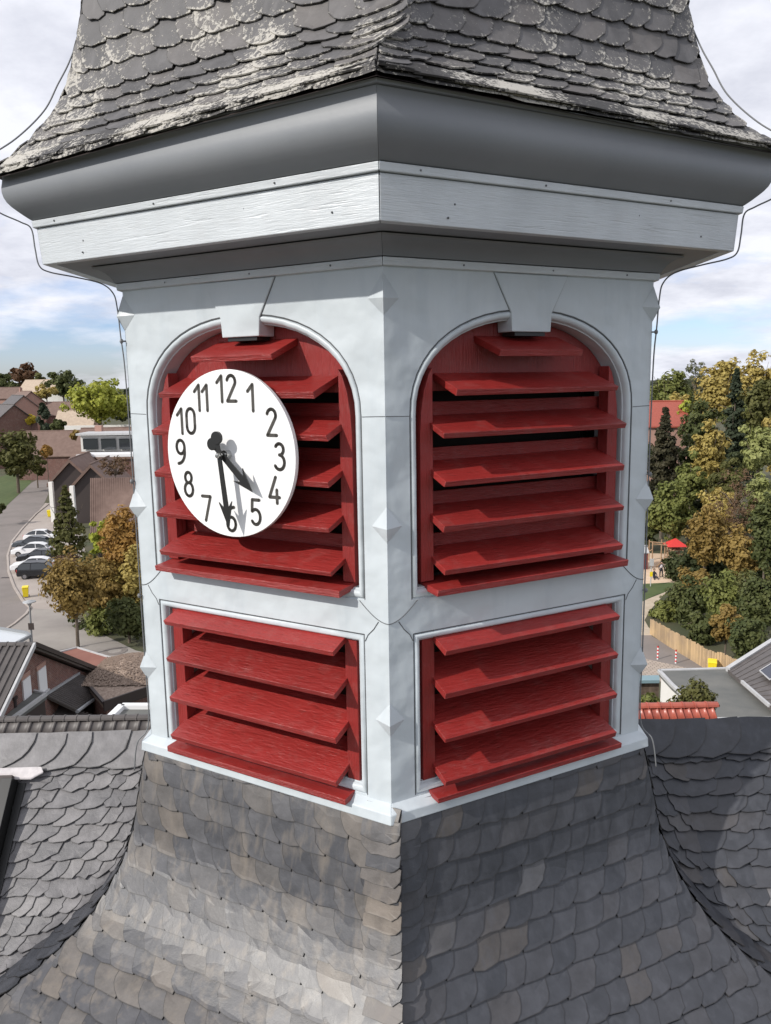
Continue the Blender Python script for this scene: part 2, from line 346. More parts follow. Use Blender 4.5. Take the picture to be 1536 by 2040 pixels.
# ================================================================== BELL TURRET
Z0 = 20.0
C30 = math.cos(R(30))
def W(k, s, dep, z):      # k: face index, its outward normal at -120 + 60k degrees
    a = R(-120 + 60 * k); n = Vector((math.cos(a), math.sin(a), 0)); t = Vector((-math.sin(a), math.cos(a), 0))
    v = n * (1.5 * C30 + dep) + t * s; v.z = z + Z0; return v
def V(i, r, z):           # hexagon vertex i at -150 + 60i degrees
    a = R(-150 + 60 * i); return Vector((r * math.cos(a), r * math.sin(a), z + Z0))
turret = thing('bell_turret', (0, 0, Z0 - 1.9), 'six-sided pale grey turret with red louvres under a lichen-covered slate cap', 'turret')
def hexpiece(name, k, prof, mat, parent, gap=0.0, bevel=0, smooth=False):
    mb = MB(); n = len(prof); a = [V(k, r, z) for r, z in prof]; b = [V(k + 1, r, z) for r, z in prof]
    d = (b[0] - a[0]).normalized() * gap
    mb.add([p + d for p in a] + [p - d for p in b], [[i, (i + 1) % n, n + (i + 1) % n, n + i] for i in range(n)] + [list(range(n)), [n + i for i in range(n)][::-1]])
    o = mb.build(name, mat, parent, bevel=bevel, smooth=smooth)
    if smooth: o.modifiers.new('es', 'EDGE_SPLIT').split_angle = R(32)
    return o
# contours of the two openings
def arch(o, n=26):
    a, b, zs, zb = .635 - o, .452 - o, -.16, -.952 + o
    pts = [(-a, zb), (a, zb)]
    for i in range(n + 1):
        th = math.pi * i / n; c, s = math.cos(th), math.sin(th)
        pts.append((a * math.copysign(abs(c) ** (2 / 2.2), c), zs + b * abs(s) ** (2 / 2.2)))
    return pts
def rect(o): return [(-.628 + o, -1.862 + o), (.628 - o, -1.862 + o), (.628 - o, -1.103 - o), (-.628 + o, -1.103 - o)]
REVEAL = [(0, 0), (.002, -.006), (.007, -.007), (.010, -.001), (.018, .0025), (.028, .0), (.037, -.010), (.040, -.024), (.045, -.026), (.047, -.21)]
for k in range(6):
    mb = MB()
    if k < 2:
        outer = [(-.75, -1.875), (.75, -1.875), (.75, .445), (-.75, .445)]
        loops = [outer, arch(0)[::-1], rect(0)[::-1]]; flat = [p for l in loops for p in l]
        tris = tessellate_polygon([[Vector((x, z, 0)) for x, z in l] for l in loops])
        mb.add([W(k, s, 0, z) for s, z in flat], [list(t) for t in tris])
    else:
        mb.add([W(k, s, 0, z) for s, z in [(-.75, -1.875), (.75, -1.875), (.75, .445), (-.75, .445)]], [(0, 1, 2, 3)])
    mb.build('wall_panel', MWALL, turret)
    if k < 2:
        for fn, nm in ((arch, 'arch_surround'), (rect, 'lower_surround')):
            mb = MB(); rings = [[W(k, s, d, z) for s, z in fn(o)] for o, d in REVEAL]; n = len(rings[0])
            vs = [v for r_ in rings for v in r_]
            mb.add(vs, [[i * n + j, i * n + (j + 1) % n, (i + 1) * n + (j + 1) % n, (i + 1) * n + j] for i in range(len(rings) - 1) for j in range(n)])
            o = mb.build(nm, MWALL, turret)
            for p in o.data.polygons: p.use_smooth = True
            o.modifiers.new('es', 'EDGE_SPLIT').split_angle = R(50)
        for fn in (arch, rect):
            cp = fn(.0035); cp = cp[1:] + cp[:1] if fn is arch else cp[1:] + cp[:1]
            m2 = MB(); m2.tube([W(k, s, -.0035, z) for s, z in cp], .0032, 5); m2.build('surround_groove', MSEAM, turret)
        # keystone
        mb = MB(); q = [(-.108, .192), (.108, .192), (.114, .275), (.205, .440), (-.205, .440), (-.114, .275)]
        mb.prism([W(k, s, -.10, z) for s, z in q], W(k, 0, .008, 0) - W(k, 0, -.10, 0)); mb.build('keystone', MWALL, turret, bevel=.004)
        mb = MB(); mb.box(W(k, 0, -.05, .183), (.17, .09, .016), rz=R(-30 + 60 * k)); mb.build('keystone_roll', MBLACK, turret)
        # seams of the metal sheets
        def seam(pts, r_=.0022):
            mb = MB(); mb.tube([W(k, s, .0006, z) for s, z in pts], r_, 5); mb.build('sheet_seam', MSEAM, turret)
        for sg in (-1, 1):
            seam([(sg * .749, -.157), (sg * .70, -.158), (sg * .637, -.160)], .0016)
            arc = [(sg * (.62 + .129 * math.sin(t)), -.945 - .105 * (1 - math.cos(t)) - .01) for t in [i * math.pi / 2 / 8 for i in range(9)]]
            arc = [(sg * (.605 + .145 * (i / 8)), -.955 - .088 * math.sin(i / 8 * math.pi / 2)) for i in range(9)]; seam(arc)
            seam([(sg * .70, -1.038), (sg * .675, -1.075), (sg * .645, -1.105), (sg * .63, -1.135)])
            seam([(sg * .206, .440), (sg * .16, .356), (sg * .1155, .275)], .0022 if sg > 0 else .0012)
# dark space behind the louvres
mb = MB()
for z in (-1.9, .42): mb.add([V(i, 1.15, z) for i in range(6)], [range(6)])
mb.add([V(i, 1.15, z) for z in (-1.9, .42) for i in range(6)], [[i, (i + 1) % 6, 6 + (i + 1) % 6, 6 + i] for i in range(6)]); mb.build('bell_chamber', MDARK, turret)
# corner diamonds
for i in range(0, 4):
    for zc, zt, zb in ((.322, .418, .250), (-.625, -.533, -.690), (-1.488, -1.400, -1.555)):
        mb = MB(); k0, k1 = i - 1, i
        zc += random.uniform(-.008, .008); e = .0005
        Lp = W(k0, 0.75 - .074, e, zc + .004); Rp = W(k1, -.75 + .074, e, zc + .004); T = V(i, 1.5008, zt); B = V(i, 1.5008, zb); Ap = V(i, 1.536, zc)
        mb.add([Lp, Rp, T, B, Ap], [(0, 4, 2), (4, 1, 2), (0, 3, 4), (4, 3, 1)]); mb.build('corner_diamond', MWALL, turret, bevel=0)
# foot flashing and cornice
for k in range(6):
    hexpiece('foot_flashing', k, [(1.47, -1.862), (1.501, -1.868), (1.538, -1.888), (1.553, -1.897), (1.557, -1.944), (1.548, -1.946), (1.47, -1.93)], MWALL, turret, bevel=.004)
    hexpiece('lower_moulding_strip', k, [(1.45, .440), (1.527, .443), (1.531, .475), (1.45, .475)], MCOVE if False else MFASC, turret, .0008, .003)
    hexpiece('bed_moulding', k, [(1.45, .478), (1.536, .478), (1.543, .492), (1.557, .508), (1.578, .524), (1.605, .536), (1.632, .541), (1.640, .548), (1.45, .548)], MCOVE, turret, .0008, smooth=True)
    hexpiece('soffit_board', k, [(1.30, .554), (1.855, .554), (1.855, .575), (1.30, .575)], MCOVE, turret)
    hexpiece('fascia_board', k, [(1.80, .552), (1.859, .550), (1.872, .711), (1.80, .711)], MFASC, turret, .0016, .003)
    hexpiece('fascia_strip', k, [(1.80, .7125), (1.889, .714), (1.893, .744), (1.80, .745)], MFASC, turret, .001, .003)
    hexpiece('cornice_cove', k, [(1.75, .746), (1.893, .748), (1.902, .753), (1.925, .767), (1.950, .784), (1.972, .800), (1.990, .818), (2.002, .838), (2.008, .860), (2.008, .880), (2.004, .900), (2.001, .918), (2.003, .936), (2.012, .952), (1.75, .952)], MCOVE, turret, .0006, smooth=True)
    hexpiece('eaves_board', k, [(1.70, .954), (2.030, .954), (2.035, .966), (1.70, .980)], MCOVE, turret)

for k in range(2):
    for (s_, dep, z_) in [(-.62, .318, .63), (-.60, .318, .58), (.30, .318, .66), (.72, .318, .60), (-.2, .342, .729), (.45, .342, .729), (-.75, .342, .729), (.1, .028, .459), (-.4, .028, .459), (.5, .028, .459)]:
        s_ += random.uniform(-.05, .05); m2 = MB(); m2.sphere(W(k, s_, dep - .002, z_), .0045, 6); m2.build('nail_head', MSEAM if random.random() < .5 else MCOVE, turret)
# louvres
def board(k, s0, s1, zb, depf, L, tilt, th, name, mat=MRED, ends=0.0):
    ct, st = math.cos(tilt), math.sin(tilt); mb = MB()
    ft = (depf + th * st, zb + th * ct)
    prof = [(depf, zb), ft, (ft[0] - L * ct, ft[1] + L * st), (depf - L * ct, zb + L * st)]
    j = lambda: random.uniform(-.003, .003)
    a = [W(k, s0 + j(), d, z + j()) for d, z in prof]; b = [W(k, s1 + j(), d, z + j()) for d, z in prof]
    mb.add(a + b, [(0, 1, 2, 3), (4, 7, 6, 5), (0, 4, 5, 1), (1, 5, 6, 2), (2, 6, 7, 3), (3, 7, 4, 0)])
    return mb.build(name, mat, louv, bevel=.0022)
for k in range(2):
    louv = link('arched_louvre', None, turret, None, Matrix.Translation(W(k, 0, 0, -.4))); louv['_loc'] = tuple(W(k, 0, 0, -.4)); louv['_inv'] = True
    for (hw_, zb) in ((.232, .083), (.453, -.080), (.514, -.258), (.513, -.459), (.515, -.654), (.513, -.845)):
        board(k, -hw_ + random.uniform(-.004, .004), hw_ + random.uniform(-.004, .004), zb, .078, .205, R(20), .027, 'slat')
    for zb in (-.258, -.459, -.654, -.845):
        mb = MB(); mb.box(W(k, 0, -.122, zb + .118), (1.075, .02, .066), rz=R(-30 + 60 * k)); mb.build('back_lath', MRED, louv, bevel=.002)
    # board closing the head of the arch
    a2 = [(s, z) for s, z in arch(.049)[2:] if z > -.055]; a2 = [(a2[0][0], -.06)] + a2 + [(a2[-1][0], -.06)]
    mb = MB(); mb.prism([W(k, s, -.135, z) for s, z in a2], W(k, 0, -.108, 0) - W(k, 0, -.135, 0)); mb.build('head_board', MREDV, louv)
    for sg in (-1, 1):
        q = [(.502, -.887), (.566, -.887), (.566, -.25), (.560, -.15), (.545, -.06), (.522, .01), (.502, .04)]
        mb = MB(); mb.prism([W(k, sg * s, -.095, z) for s, z in q], W(k, 0, -.028, 0) - W(k, 0, -.095, 0)); mb.build('jamb', MREDV, louv, bevel=.002)
    board(k, -.552, .556, -.930, .082, .19, R(5), .028, 'sill_board')
    louv = link('lower_louvre', None, turret, None, Matrix.Translation(W(k, 0, 0, -1.5))); louv['_loc'] = tuple(W(k, 0, 0, -1.5)); louv['_inv'] = True
    for zb in (-1.205, -1.402, -1.608, -1.815):
        board(k, -.514 + random.uniform(-.004, .004), .512, zb, .074, .275, R(21), .027, 'slat')
    for sg in (-1, 1):
        q = [(.502, -1.84), (.566, -1.84), (.566, -1.150), (.560, -1.142), (.502, -1.142)]
        mb = MB(); mb.prism([W(k, sg * s, -.095, z) for s, z in q], W(k, 0, -.028, 0) - W(k, 0, -.095, 0)); mb.build('jamb', MREDV, louv, bevel=.002)
    board(k, -.552, .556, -1.889, .076, .19, R(4), .028, 'sill_board')

# ------------------------------------------------------------------ clock
CZ, CD = -.327, .122
clock = thing('clock', W(0, 0, CD, CZ), 'round white clock dial with black hands at half past four on the left louvre', 'clock')
nf = (W(0, 0, 1, 0) - W(0, 0, 0, 0))
mb = MB(); mb.disc(W(0, 0, CD - .022, CZ), nf, .376, .022, 96); o = mb.build('dial', MWHITE, clock, bevel=.002)
mb = MB(); mb.tube([W(0, .0, CD - .15, CZ), W(0, 0, CD - .02, CZ)], .02, 10); mb.build('bracket', MBLACK, clock)
def arcp(cx_, cy_, rx, ry, a0, a1, n=12): return [(cx_ + rx * math.cos(R(a0 + (a1 - a0) * i / n)), cy_ + ry * math.sin(R(a0 + (a1 - a0) * i / n))) for i in range(n + 1)]
DIG = {  # strokes in a 0..0.5 by 0..1 cell
 '1': [[(.08, .72), (.32, .97), (.32, .0)]],
 '2': [arcp(.25, .75, .2, .23, 165, -20, 12) + [(.04, .03), (.47, .03)]],
 '3': [arcp(.23, .76, .19, .21, 150, -85, 12), arcp(.22, .29, .23, .27, 88, -150, 14)],
 '4': [[(.34, .97), (.03, .22), (.50, .22)], [(.38, .50), (.38, .0)]],
 '5': [[(.43, .97), (.09, .97), (.06, .53)] + arcp(.23, .32, .22, .29, 130, -145, 14)],
 '6': [[(.40, .95)] + arcp(.42, .5, .38, .45, 110, 180, 6) + [(.04, .3)], arcp(.25, .29, .21, .27, 0, 360, 20)],
 '7': [[(.03, .96), (.46, .96), (.17, .0)]],
 '8': [arcp(.25, .75, .17, .21, 0, 360, 18), arcp(.25, .28, .215, .27, 0, 360, 20)],
 '9': [[(.10, .05)] + arcp(.08, .5, .38, .45, -70, 0, 6) + [(.46, .7)], arcp(.25, .71, .21, .27, 0, 360, 20)],
 '0': [[(.04, .3), (.04, .7)] + arcp(.25, .72, .21, .26, 180, 0, 10) + [(.46, .3)] + arcp(.25, .28, .21, .26, 0, -180, 10)]}
def stroke(mb, pts, wd, dep):
    # flat ribbon with round ends, following a polyline on the dial
    P2 = [Vector(p) for p in pts]
    for a, b in zip(P2, P2[1:]):
        d = (b - a)
        if d.length < 1e-5: continue
        d.normalize(); n = Vector((-d.y, d.x)) * wd
        q = [a + n, a - n, b - n, b + n]
        mb.add([W(0, v.x, dep, CZ + v.y) for v in q], [(0, 1, 2, 3)])
    for a in P2:
        mb.add([W(0, a.x + wd * math.cos(R(t)), dep, CZ + a.y + wd * math.sin(R(t))) for t in range(0, 360, 45)], [range(8)])
for h in range(1, 13):
    ang = R(90 - 30 * h); rr_ = .292; txt = str(h); H_ = .118; wd_ = .118
    cx_, cy_ = rr_ * math.cos(ang), rr_ * math.sin(ang); adv = .068 if txt[0] == '1' else .07
    if txt == '11': adv = .052
    tot = adv * (len(txt) - 1); mb = MB(); dd = CD + .0015
    for i, ch in enumerate(txt):
        ox = cx_ - tot / 2 + adv * i - .0295; oy = cy_ - H_ / 2
        if len(txt) == 2 and i == 0: ox += .004
        for st in DIG[ch]:
            stroke(mb, [(ox + x * wd_, oy + y * H_) for x, y in st], .0076, dd); dd += .00015
    mb.build('numeral', MNUM, clock)
def hand(name, deg, length, tail, rdisc, wd, barb_at, barb_w, dep):
    d = Vector((math.sin(R(deg)), math.cos(R(deg)))); n = Vector((d.y, -d.x))
    q = [(-wd / 2 * .8, -tail), (-wd / 2, barb_at), (-barb_w, barb_at - .028), (0, length), (barb_w, barb_at - .028), (wd / 2, barb_at), (wd / 2 * .8, -tail)]
    P_ = [n * x + d * y for x, y in q]; mb = MB()
    # split into convex pieces
    for idx in ((0, 1, 5, 6), (1, 2, 3), (5, 3, 4), (1, 3, 5)):
        mb.prism([W(0, P_[i].x, dep, CZ + P_[i].y) for i in idx], nf * (.006 + .0003 * idx[1]))
    c = d * -tail; mb.disc(W(0, c.x, dep - .003, CZ + c.y), nf, rdisc, .013, 24)
    mb.build(name, MBLACK, clock)
hand('hour_hand', 133, .228, .070, .028, .030, .150, .040, CD + .040)
hand('minute_hand', 173.2, .325, .078, .029, .026, .235, .038, CD + .058)
mb = MB(); mb.tube([W(0, 0, CD, CZ), W(0, 0, CD + .070, CZ)], .011, 12); mb.tube([W(0, 0, CD, CZ), W(0, 0, CD + .03, CZ)], .02, 16); mb.sphere(W(0, 0, CD + .072, CZ), .012); mb.build('hub', MSTEEL, clock, smooth=False)

# ================================================================== SLATES
class Profile:
    def __init__(s, pts):
        s.p = pts; s.sag = False; s.L = [0]
        for a, b in zip(pts, pts[1:]): s.L.append(s.L[-1] + math.hypot((b[0] - a[0]) * C30, b[1] - a[1]))
        s.tot = s.L[-1]
    def at(s, v):
        v = max(0, min(s.tot, v)); i = 0
        while i < len(s.L) - 2 and s.L[i + 1] < v: i += 1
        t = (v - s.L[i]) / (s.L[i + 1] - s.L[i]); a, b = s.p[i], s.p[i + 1]
        return a[0] + (b[0] - a[0]) * t, a[1] + (b[1] - a[1]) * t
    def nrm(s, v):
        v = max(.05, min(s.tot - .05, v)); a = s.at(v - .06); b = s.at(v + .06); dr, dz = (b[0] - a[0]) * C30, b[1] - a[1]; l = math.hypot(dr, dz)
        return -dz / l, dr / l         # outward, up
class HexFace:
    thin = .85; flat = False
    def __init__(s, k, prof, eL, eR): s.k, s.prof, s.eL, s.eR = k, prof, eL, eR
    def lim(s, v):
        r, z = s.prof.at(v); return -r / 2 - s.eL(v), r / 2 + s.eR(v)
    def pt(s, u, v, h):
        r, z = s.prof.at(v); lo, hi = s.lim(v); u = max(lo, min(hi, u)); no, nu = s.prof.nrm(v)
        if s.prof.sag and s.k in (0, 1):
            f = (u + r / 2) / r; w_ = max(0, min(1, (v - s.prof.tot + .40) / .40)); z += w_ * ((-.03 + .055 * f) if s.k == 0 else .025 * (1 - f))
        a = R(-120 + 60 * s.k); n = Vector((math.cos(a), math.sin(a), 0)); t = Vector((-math.sin(a), math.cos(a), 0))
        q = n * (r * C30 + no * h) + t * u; q.z = z + Z0 + nu * h; return q
OUTR = [(0, 1), (0, .5), (0, .04), (.20, 0), (.40, .0), (.58, .045), (.75, .14), (.88, .29), (.96, .47), (1, .7), (1, 1), (.5, 1)]
OUTF = [(0, 1), (0, .5), (0, .02), (.30, 0), (.56, 0), (.72, .05), (.83, .15), (.91, .29), (.965, .46), (1, .66), (1, 1), (.5, 1)]
OUTB = [(0, 1), (0, .55), (.03, .30), (.13, .12), (.30, .02), (.5, 0), (.70, .02), (.87, .12), (.97, .30), (1, .55), (1, 1), (.5, 1)]
def slate(surf, u0, u1, vt, vb, kind, base=.002, lb=.024, ls=.009, th=.0065, jit=.006):
    lb *= surf.thin; ls *= surf.thin; th *= .5 + .5 * surf.thin
    prof = (OUTF if surf.flat else OUTR) if kind in 'RL' else OUTB; pts = []
    for i, (a, b) in enumerate(prof):
        jx, jy = random.uniform(-jit, jit), random.uniform(-jit, jit)
        if kind == 'L': a2 = 1 - a
        else: a2 = a
        side = a if kind in 'RL' else .5
        def q(a2=a2, b=b, jx=jx, jy=jy, side=side): return u0 + (u1 - u0) * a2 + jx, vt + (vb - vt) * (1 - b) + jy, base + lb * (1 - b) + ls * side
        pts.append(q())
    cu, cv = sum(p[0] for p in pts) / len(pts), sum(p[1] for p in pts) / len(pts)
    ch = sum(p[2] for p in pts) / len(pts); warp = random.uniform(-.0006, .0006)
    inner = [(cu + (p[0] - cu) * .74, cv + (p[1] - cv) * .74, ch + (p[2] - ch) * .74 + warp) for p in pts]
    n = len(pts)
    vs = [surf.pt(*p) for p in pts] + [surf.pt(*p) for p in inner] + [surf.pt(p[0], p[1], p[2] - th) for p in pts] + [surf.pt(cu, cv, ch + warp)]
    fs = [[i, (i + 1) % n, n + (i + 1) % n, n + i] for i in range(n)] + [[n + i, n + (i + 1) % n, 3 * n] for i in range(n)] + [[(i + 1) % n, i, 2 * n + i, 2 * n + (i + 1) % n] for i in range(1, n - 2)]
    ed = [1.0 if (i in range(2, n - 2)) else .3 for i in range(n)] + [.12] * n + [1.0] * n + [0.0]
    return vs, fs, ed
def in_view(vs, m=8):
    for v in (vs[3], vs[8], vs[-1]):
        x, y = proj(v)
        if -m < x < 1536 + m and -m < y < 2040 + m: return True
    return False
class Stock:
    def __init__(s, parent, mat, cap=298): s.parent, s.mat, s.n, s.cap = parent, mat, 0, cap; s.v, s.f, s.e = [], [], []
    def put(s, sl_, force_join=False, mat=None):
        vs, fs, ed = sl_
        if not force_join and in_view(vs) and s.n < s.cap:
            c = sum(vs, Vector()) / len(vs); me = mesh('slate', [v - c for v in vs], fs, mat or s.mat)
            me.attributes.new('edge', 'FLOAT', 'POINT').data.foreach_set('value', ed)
            flip(me); link('slate', me, s.parent, None, Matrix.Translation(c)); s.n += 1
        else:
            b = len(s.v); s.v += vs; s.f += [[b + i for i in f] for f in fs]; s.e += ed
    def close(s):
        if s.v:
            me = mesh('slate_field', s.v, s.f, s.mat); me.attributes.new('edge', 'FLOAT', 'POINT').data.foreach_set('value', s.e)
            flip(me); link('slate_field', me, s.parent, 'stuff')
        print('slates', s.n, 'joined verts', len(s.v))
def flip(me): pass
def cover(face, stock, expo, wd, kind, v_first, v_last, hipR=None, hipL=None, slope=0.0, join=False, hw=.17, hexp=.066, lift=0.0, hipmat=None, fieldmat=None):
    """courses from the top down; the field slates, then the narrow hip columns"""
    v = v_first; j = 0
    while v < v_last:
        ex = expo(v); lo, hi = face.lim(v); lo2 = lo + (hw * .55 if hipL else 0); hi2 = hi - (hw * .55 if hipR else 0)
        cw = wd(v); u = lo2 - random.uniform(.1, .9) * cw - (0 if hipL else .0)
        vb = v + ex
        while u < hi2:
            c = cw * random.uniform(.82, 1.2)
            u0, u1 = (u, u + c * 1.42) if kind == 'R' else (u - c * .42, u + c)
            mt = fieldmat
            ok = u1 > lo + .02 and u0 < hi - .02
            if ok:
                uc = (u0 + u1) / 2; dv = slope * uc
                stock.put(slate(face, max(u0, lo - .0), min(u1, hi), v - ex * .45 + dv, vb + dv + random.uniform(-.006, .006), kind, base=.002 + lift, ls=.005 if face.flat else .009), join, mt)
            u += c
        v += ex; j += 1
    for side in ('R', 'L'):
        if (side == 'R' and not hipR) or (side == 'L' and not hipL): continue
        v = max(.085, v_first)
        while v < v_last:
            lo, hi = face.lim(v + hexp); wj = hw * random.uniform(.9, 1.12)
            u0, u1 = (hi - wj, hi) if side == 'R' else (lo, lo + wj)
            kd = 'B' if random.random() < .3 else side
            stock.put(slate(face, u0, u1, v - hexp * .5, v + hexp * random.uniform(.94, 1.08), kd if side == 'R' else ('R' if kd != 'B' else 'B'), base=.013 + lift, lb=.018, ls=.006, th=.008), join, hipmat if random.random() < .6 else fieldmat)
            v += hexp * random.uniform(.9, 1.1)
def deck(prof, name, mat, parent, off=-.012, faces=range(6)):
    mb = MB(); pts = prof.p
    for k in faces:
        f = HexFace(k, prof, lambda v: 0, lambda v: 0); vs = []
        for l in prof.L:
            lo, hi = f.lim(l); vs += [f.pt(lo, l, off), f.pt(hi, l, off)]
        mb.add(vs, [[2 * i, 2 * i + 1, 2 * i + 3, 2 * i + 2] for i in range(len(prof.L) - 1)])
    return mb.build(name, mat, parent)
CAP = Profile([(1.28, 2.75), (1.40, 2.45), (1.49, 2.15), (1.535, 1.95), (1.57, 1.80), (1.595, 1.69), (1.62, 1.58), (1.65, 1.465), (1.68, 1.37), (1.715, 1.288), (1.76, 1.222), (1.85, 1.118), (1.94, 1.030), (1.995, .985), (2.065, .948)])
CAP.sag = True
zero = lambda v: 0.0
cap = link('slate_cap', None, turret, None, Matrix.Translation((0, 0, Z0 + .95))); cap['_loc'] = (0, 0, Z0 + .95); cap['_inv'] = True
deck(CAP, 'cap_boarding', MBROWN, cap)
mb = MB(); mb.add([V(i, 1.275, 2.75) for i in range(6)] + [Vector((0, 0, Z0 + 4.6))], [[i, (i + 1) % 6, 6] for i in range(6)]); mb.build('spire', MSL_TOP, cap)
vt_ = CAP.L[3]
st = Stock(cap, MSL_TOP)
ovT = lambda v: .008 + .125 * max(0, min(1, (CAP.tot - .22 - v) / .12))
cover(HexFace(0, CAP, zero, ovT), st, lambda v: .122 if v < CAP.tot - .45 else .085, lambda v: .150, 'L', CAP.L[2] + .05, CAP.tot - .05, hipR=True, hw=.19, hexp=.062)
cover(HexFace(1, CAP, zero, zero), st, lambda v: .122 if v < CAP.tot - .45 else .085, lambda v: .150, 'R', CAP.L[2] + .08, CAP.tot - .05, hipL=True, hw=.15, hexp=.07)
for k in (2, 3, 4, 5):
    cover(HexFace(k, CAP, zero, zero), st, lambda v: .112, lambda v: .14, 'R', CAP.L[2] + .05, CAP.tot - .05, join=True)
st.close()
# the ragged starter rows lying flat along the eaves
for k in (0, 1):
    f = HexFace(k, CAP, zero, zero)
    for lay in range(3):
        u = -1.08 + .05 * lay
        while u < 1.0:
            c = random.uniform(.12, .22); q = MB(); e = CAP.tot - .012 * lay; hh = .003 + .0075 * lay; sk = random.uniform(-.01, .012)
            jz = Vector((0, 0, random.uniform(-.004, .004)))
            lift = Vector((0, 0, .006 if k else -.0))
            q.prism([f.pt(u, e - .10, hh), f.pt(u + c * 1.25, e - .10, hh), f.pt(u + c * 1.25, e + sk, hh) + jz, f.pt(u + c * .5, e, hh - .004) + jz, f.pt(u + .01, e - .02, hh)], (0, 0, .006))
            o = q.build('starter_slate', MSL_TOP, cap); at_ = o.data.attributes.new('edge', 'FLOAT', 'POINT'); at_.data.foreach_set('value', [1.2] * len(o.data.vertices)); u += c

BASEP = Profile([(1.50, -1.88), (1.527, -1.95), (1.545, -2.02), (1.562, -2.1), (1.583, -2.2), (1.602, -2.3), (1.628, -2.4), (1.68, -2.52), (1.755, -2.65), (1.855, -2.78), (1.975, -2.89), (2.115, -2.985), (2.285, -3.075), (2.6, -3.27), (3.0, -3.55), (3.4, -3.85)])
skirt = thing('turret_skirt_roof', (0, 0, Z0 - 3.6), 'flared grey slate skirt roof spreading out below the turret with a ragged front hip', 'slate roof')
deck(BASEP, 'roof_boarding', simple('slate_underlay', (.07, .07, .075), (.09, .088, .09), .8, 4), skirt, off=-.004)
st = Stock(skirt, MSL_BASE, 165); HexFace.thin = .72; HexFace.flat = True
ovB = lambda v: .055
cover(HexFace(0, BASEP, zero, ovB), st, lambda v: .116, lambda v: .142, 'L', -.03, 1.75, hipR=True, slope=-.035, hexp=.066, hw=.19, hipmat=MSL_HIP)
st.close(); st = Stock(skirt, MSL_BLUE_SHADE, 165)
cover(HexFace(1, BASEP, zero, zero), st, lambda v: .124, lambda v: .142, 'R', -.04, 1.75, hipL=True, slope=.035, hexp=.072, hw=.16, fieldmat=MSL_BLUE_SHADE)
for k in (2, 5):
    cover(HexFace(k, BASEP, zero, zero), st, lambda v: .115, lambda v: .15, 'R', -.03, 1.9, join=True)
st.close()
# white drips of mortar and a bird dropping or two are left to the slate material

# ------------------------------------------------------------------ nave roof
def zr(x): return -2.165 + .016 * x
SL = 1.12
def flare_side(x):
    r = abs(x) / C30
    if r < 1.55: return -1.95
    for (a, b) in zip(BASEP.p, BASEP.p[1:]):
        if a[0] <= r <= b[0]: return a[1] + (b[1] - a[1]) * (r - a[0]) / (b[0] - a[0])
    return -9
def nave_h(x, y):
    a = zr(x) + SL * y; b = flare_side(x) - .05; k = .11
    h = max(k - abs(a - b), 0) / k
    b = max(b, -9); h = max(.15 - abs(a - b), 0) / .15
    return max(a, b) + h * h * .15 * .25 if b > -8 else a
CN = math.hypot(1, SL)
class Nave:
    thin = .85; flat = False
    def lim(s, v): return -99, 99
    def raw(s, u, v): y = -v / CN; return Vector((u, y, Z0 + nave_h(u, y)))
    def pt(s, u, v, h):
        p = s.raw(u, v); e = .03; a = s.raw(u + e, v) - s.raw(u - e, v); b = s.raw(u, v + e) - s.raw(u, v - e)
        n = a.cross(b); n = -n if n.z < 0 else n; n.normalize(); return p + n * h
nave = thing('church_roof', (0, 0, 0), 'grey slate nave roof running left and right behind the turret base', 'church roof')
mb = MB()
XX = [-14 + .5 * i for i in range(57)]
mb.add([Vector((x, y, Z0 + zr(x) - abs(y) * SL - .03)) for y in (0, -7, 7) for x in (-14, 14)], [(0, 1, 3, 2), (0, 4, 5, 1)]); mb.build('roof_boarding', MSL_NAVE, nave)
mb = MB(); zb_ = Z0 - 2.2 - 7 * SL
mb.box((0, 0, zb_ / 2), (27.6, 13.4, zb_ - .1)); mb.build('nave_wall', MBRICK, nave)
st = Stock(nave, MSL_NAVE); nv = Nave()
for side in (-1, 1):
    kind = 'R'
    # courses from the top
    x_in, x_out = 1.42, 3.3
    v = .17; row = 0
    while v < 2.0:
        ex = .098; u = x_in - .1 if side > 0 else -x_out
        uend = x_out if side > 0 else -x_in + .06
        while u < uend:
            c = .155 * random.uniform(.85, 1.15)
            uc, yc = u + c * .7, -(v + ex * .3) / CN
            if flare_side(uc) - .05 > zr(uc) + SL * yc + .16: u += c; continue
            near = flare_side(uc) > zr(uc) + SL * yc - .28 or abs(abs(uc) - 1.6) < .18
            if near: c *= .62
            kd = ('B' if random.random() < .5 else kind) if near else kind
            if side > 0 and near: kd = 'L' if random.random() < .6 else 'B'
            st.put(slate(nv, u, u + c * 1.4, v - ex * .5 - (.0), v + ex + random.uniform(-.008, .008), kd, lb=.028, ls=.012, th=.008, jit=.009), False, MSL_BLUE_SHADE if side > 0 else None)  # right slope takes the darker slate, turret shade put into its colour
            u += c
        v += ex * random.uniform(.96, 1.04); row += 1
    # big ridge slates
    u = x_in - .05 if side > 0 else -x_out
    uend = x_out if side > 0 else -x_in + .15
    while u < uend:
        c = random.uniform(.17, .24)
        st.put(slate(nv, u, u + c * 1.7, .0, .235 + random.uniform(-.01, .01), 'R', base=.022, lb=.02, ls=.022, th=.009, jit=.008), False, MSL_BLUE_SHADE if side > 0 else None); u += c
st.close()
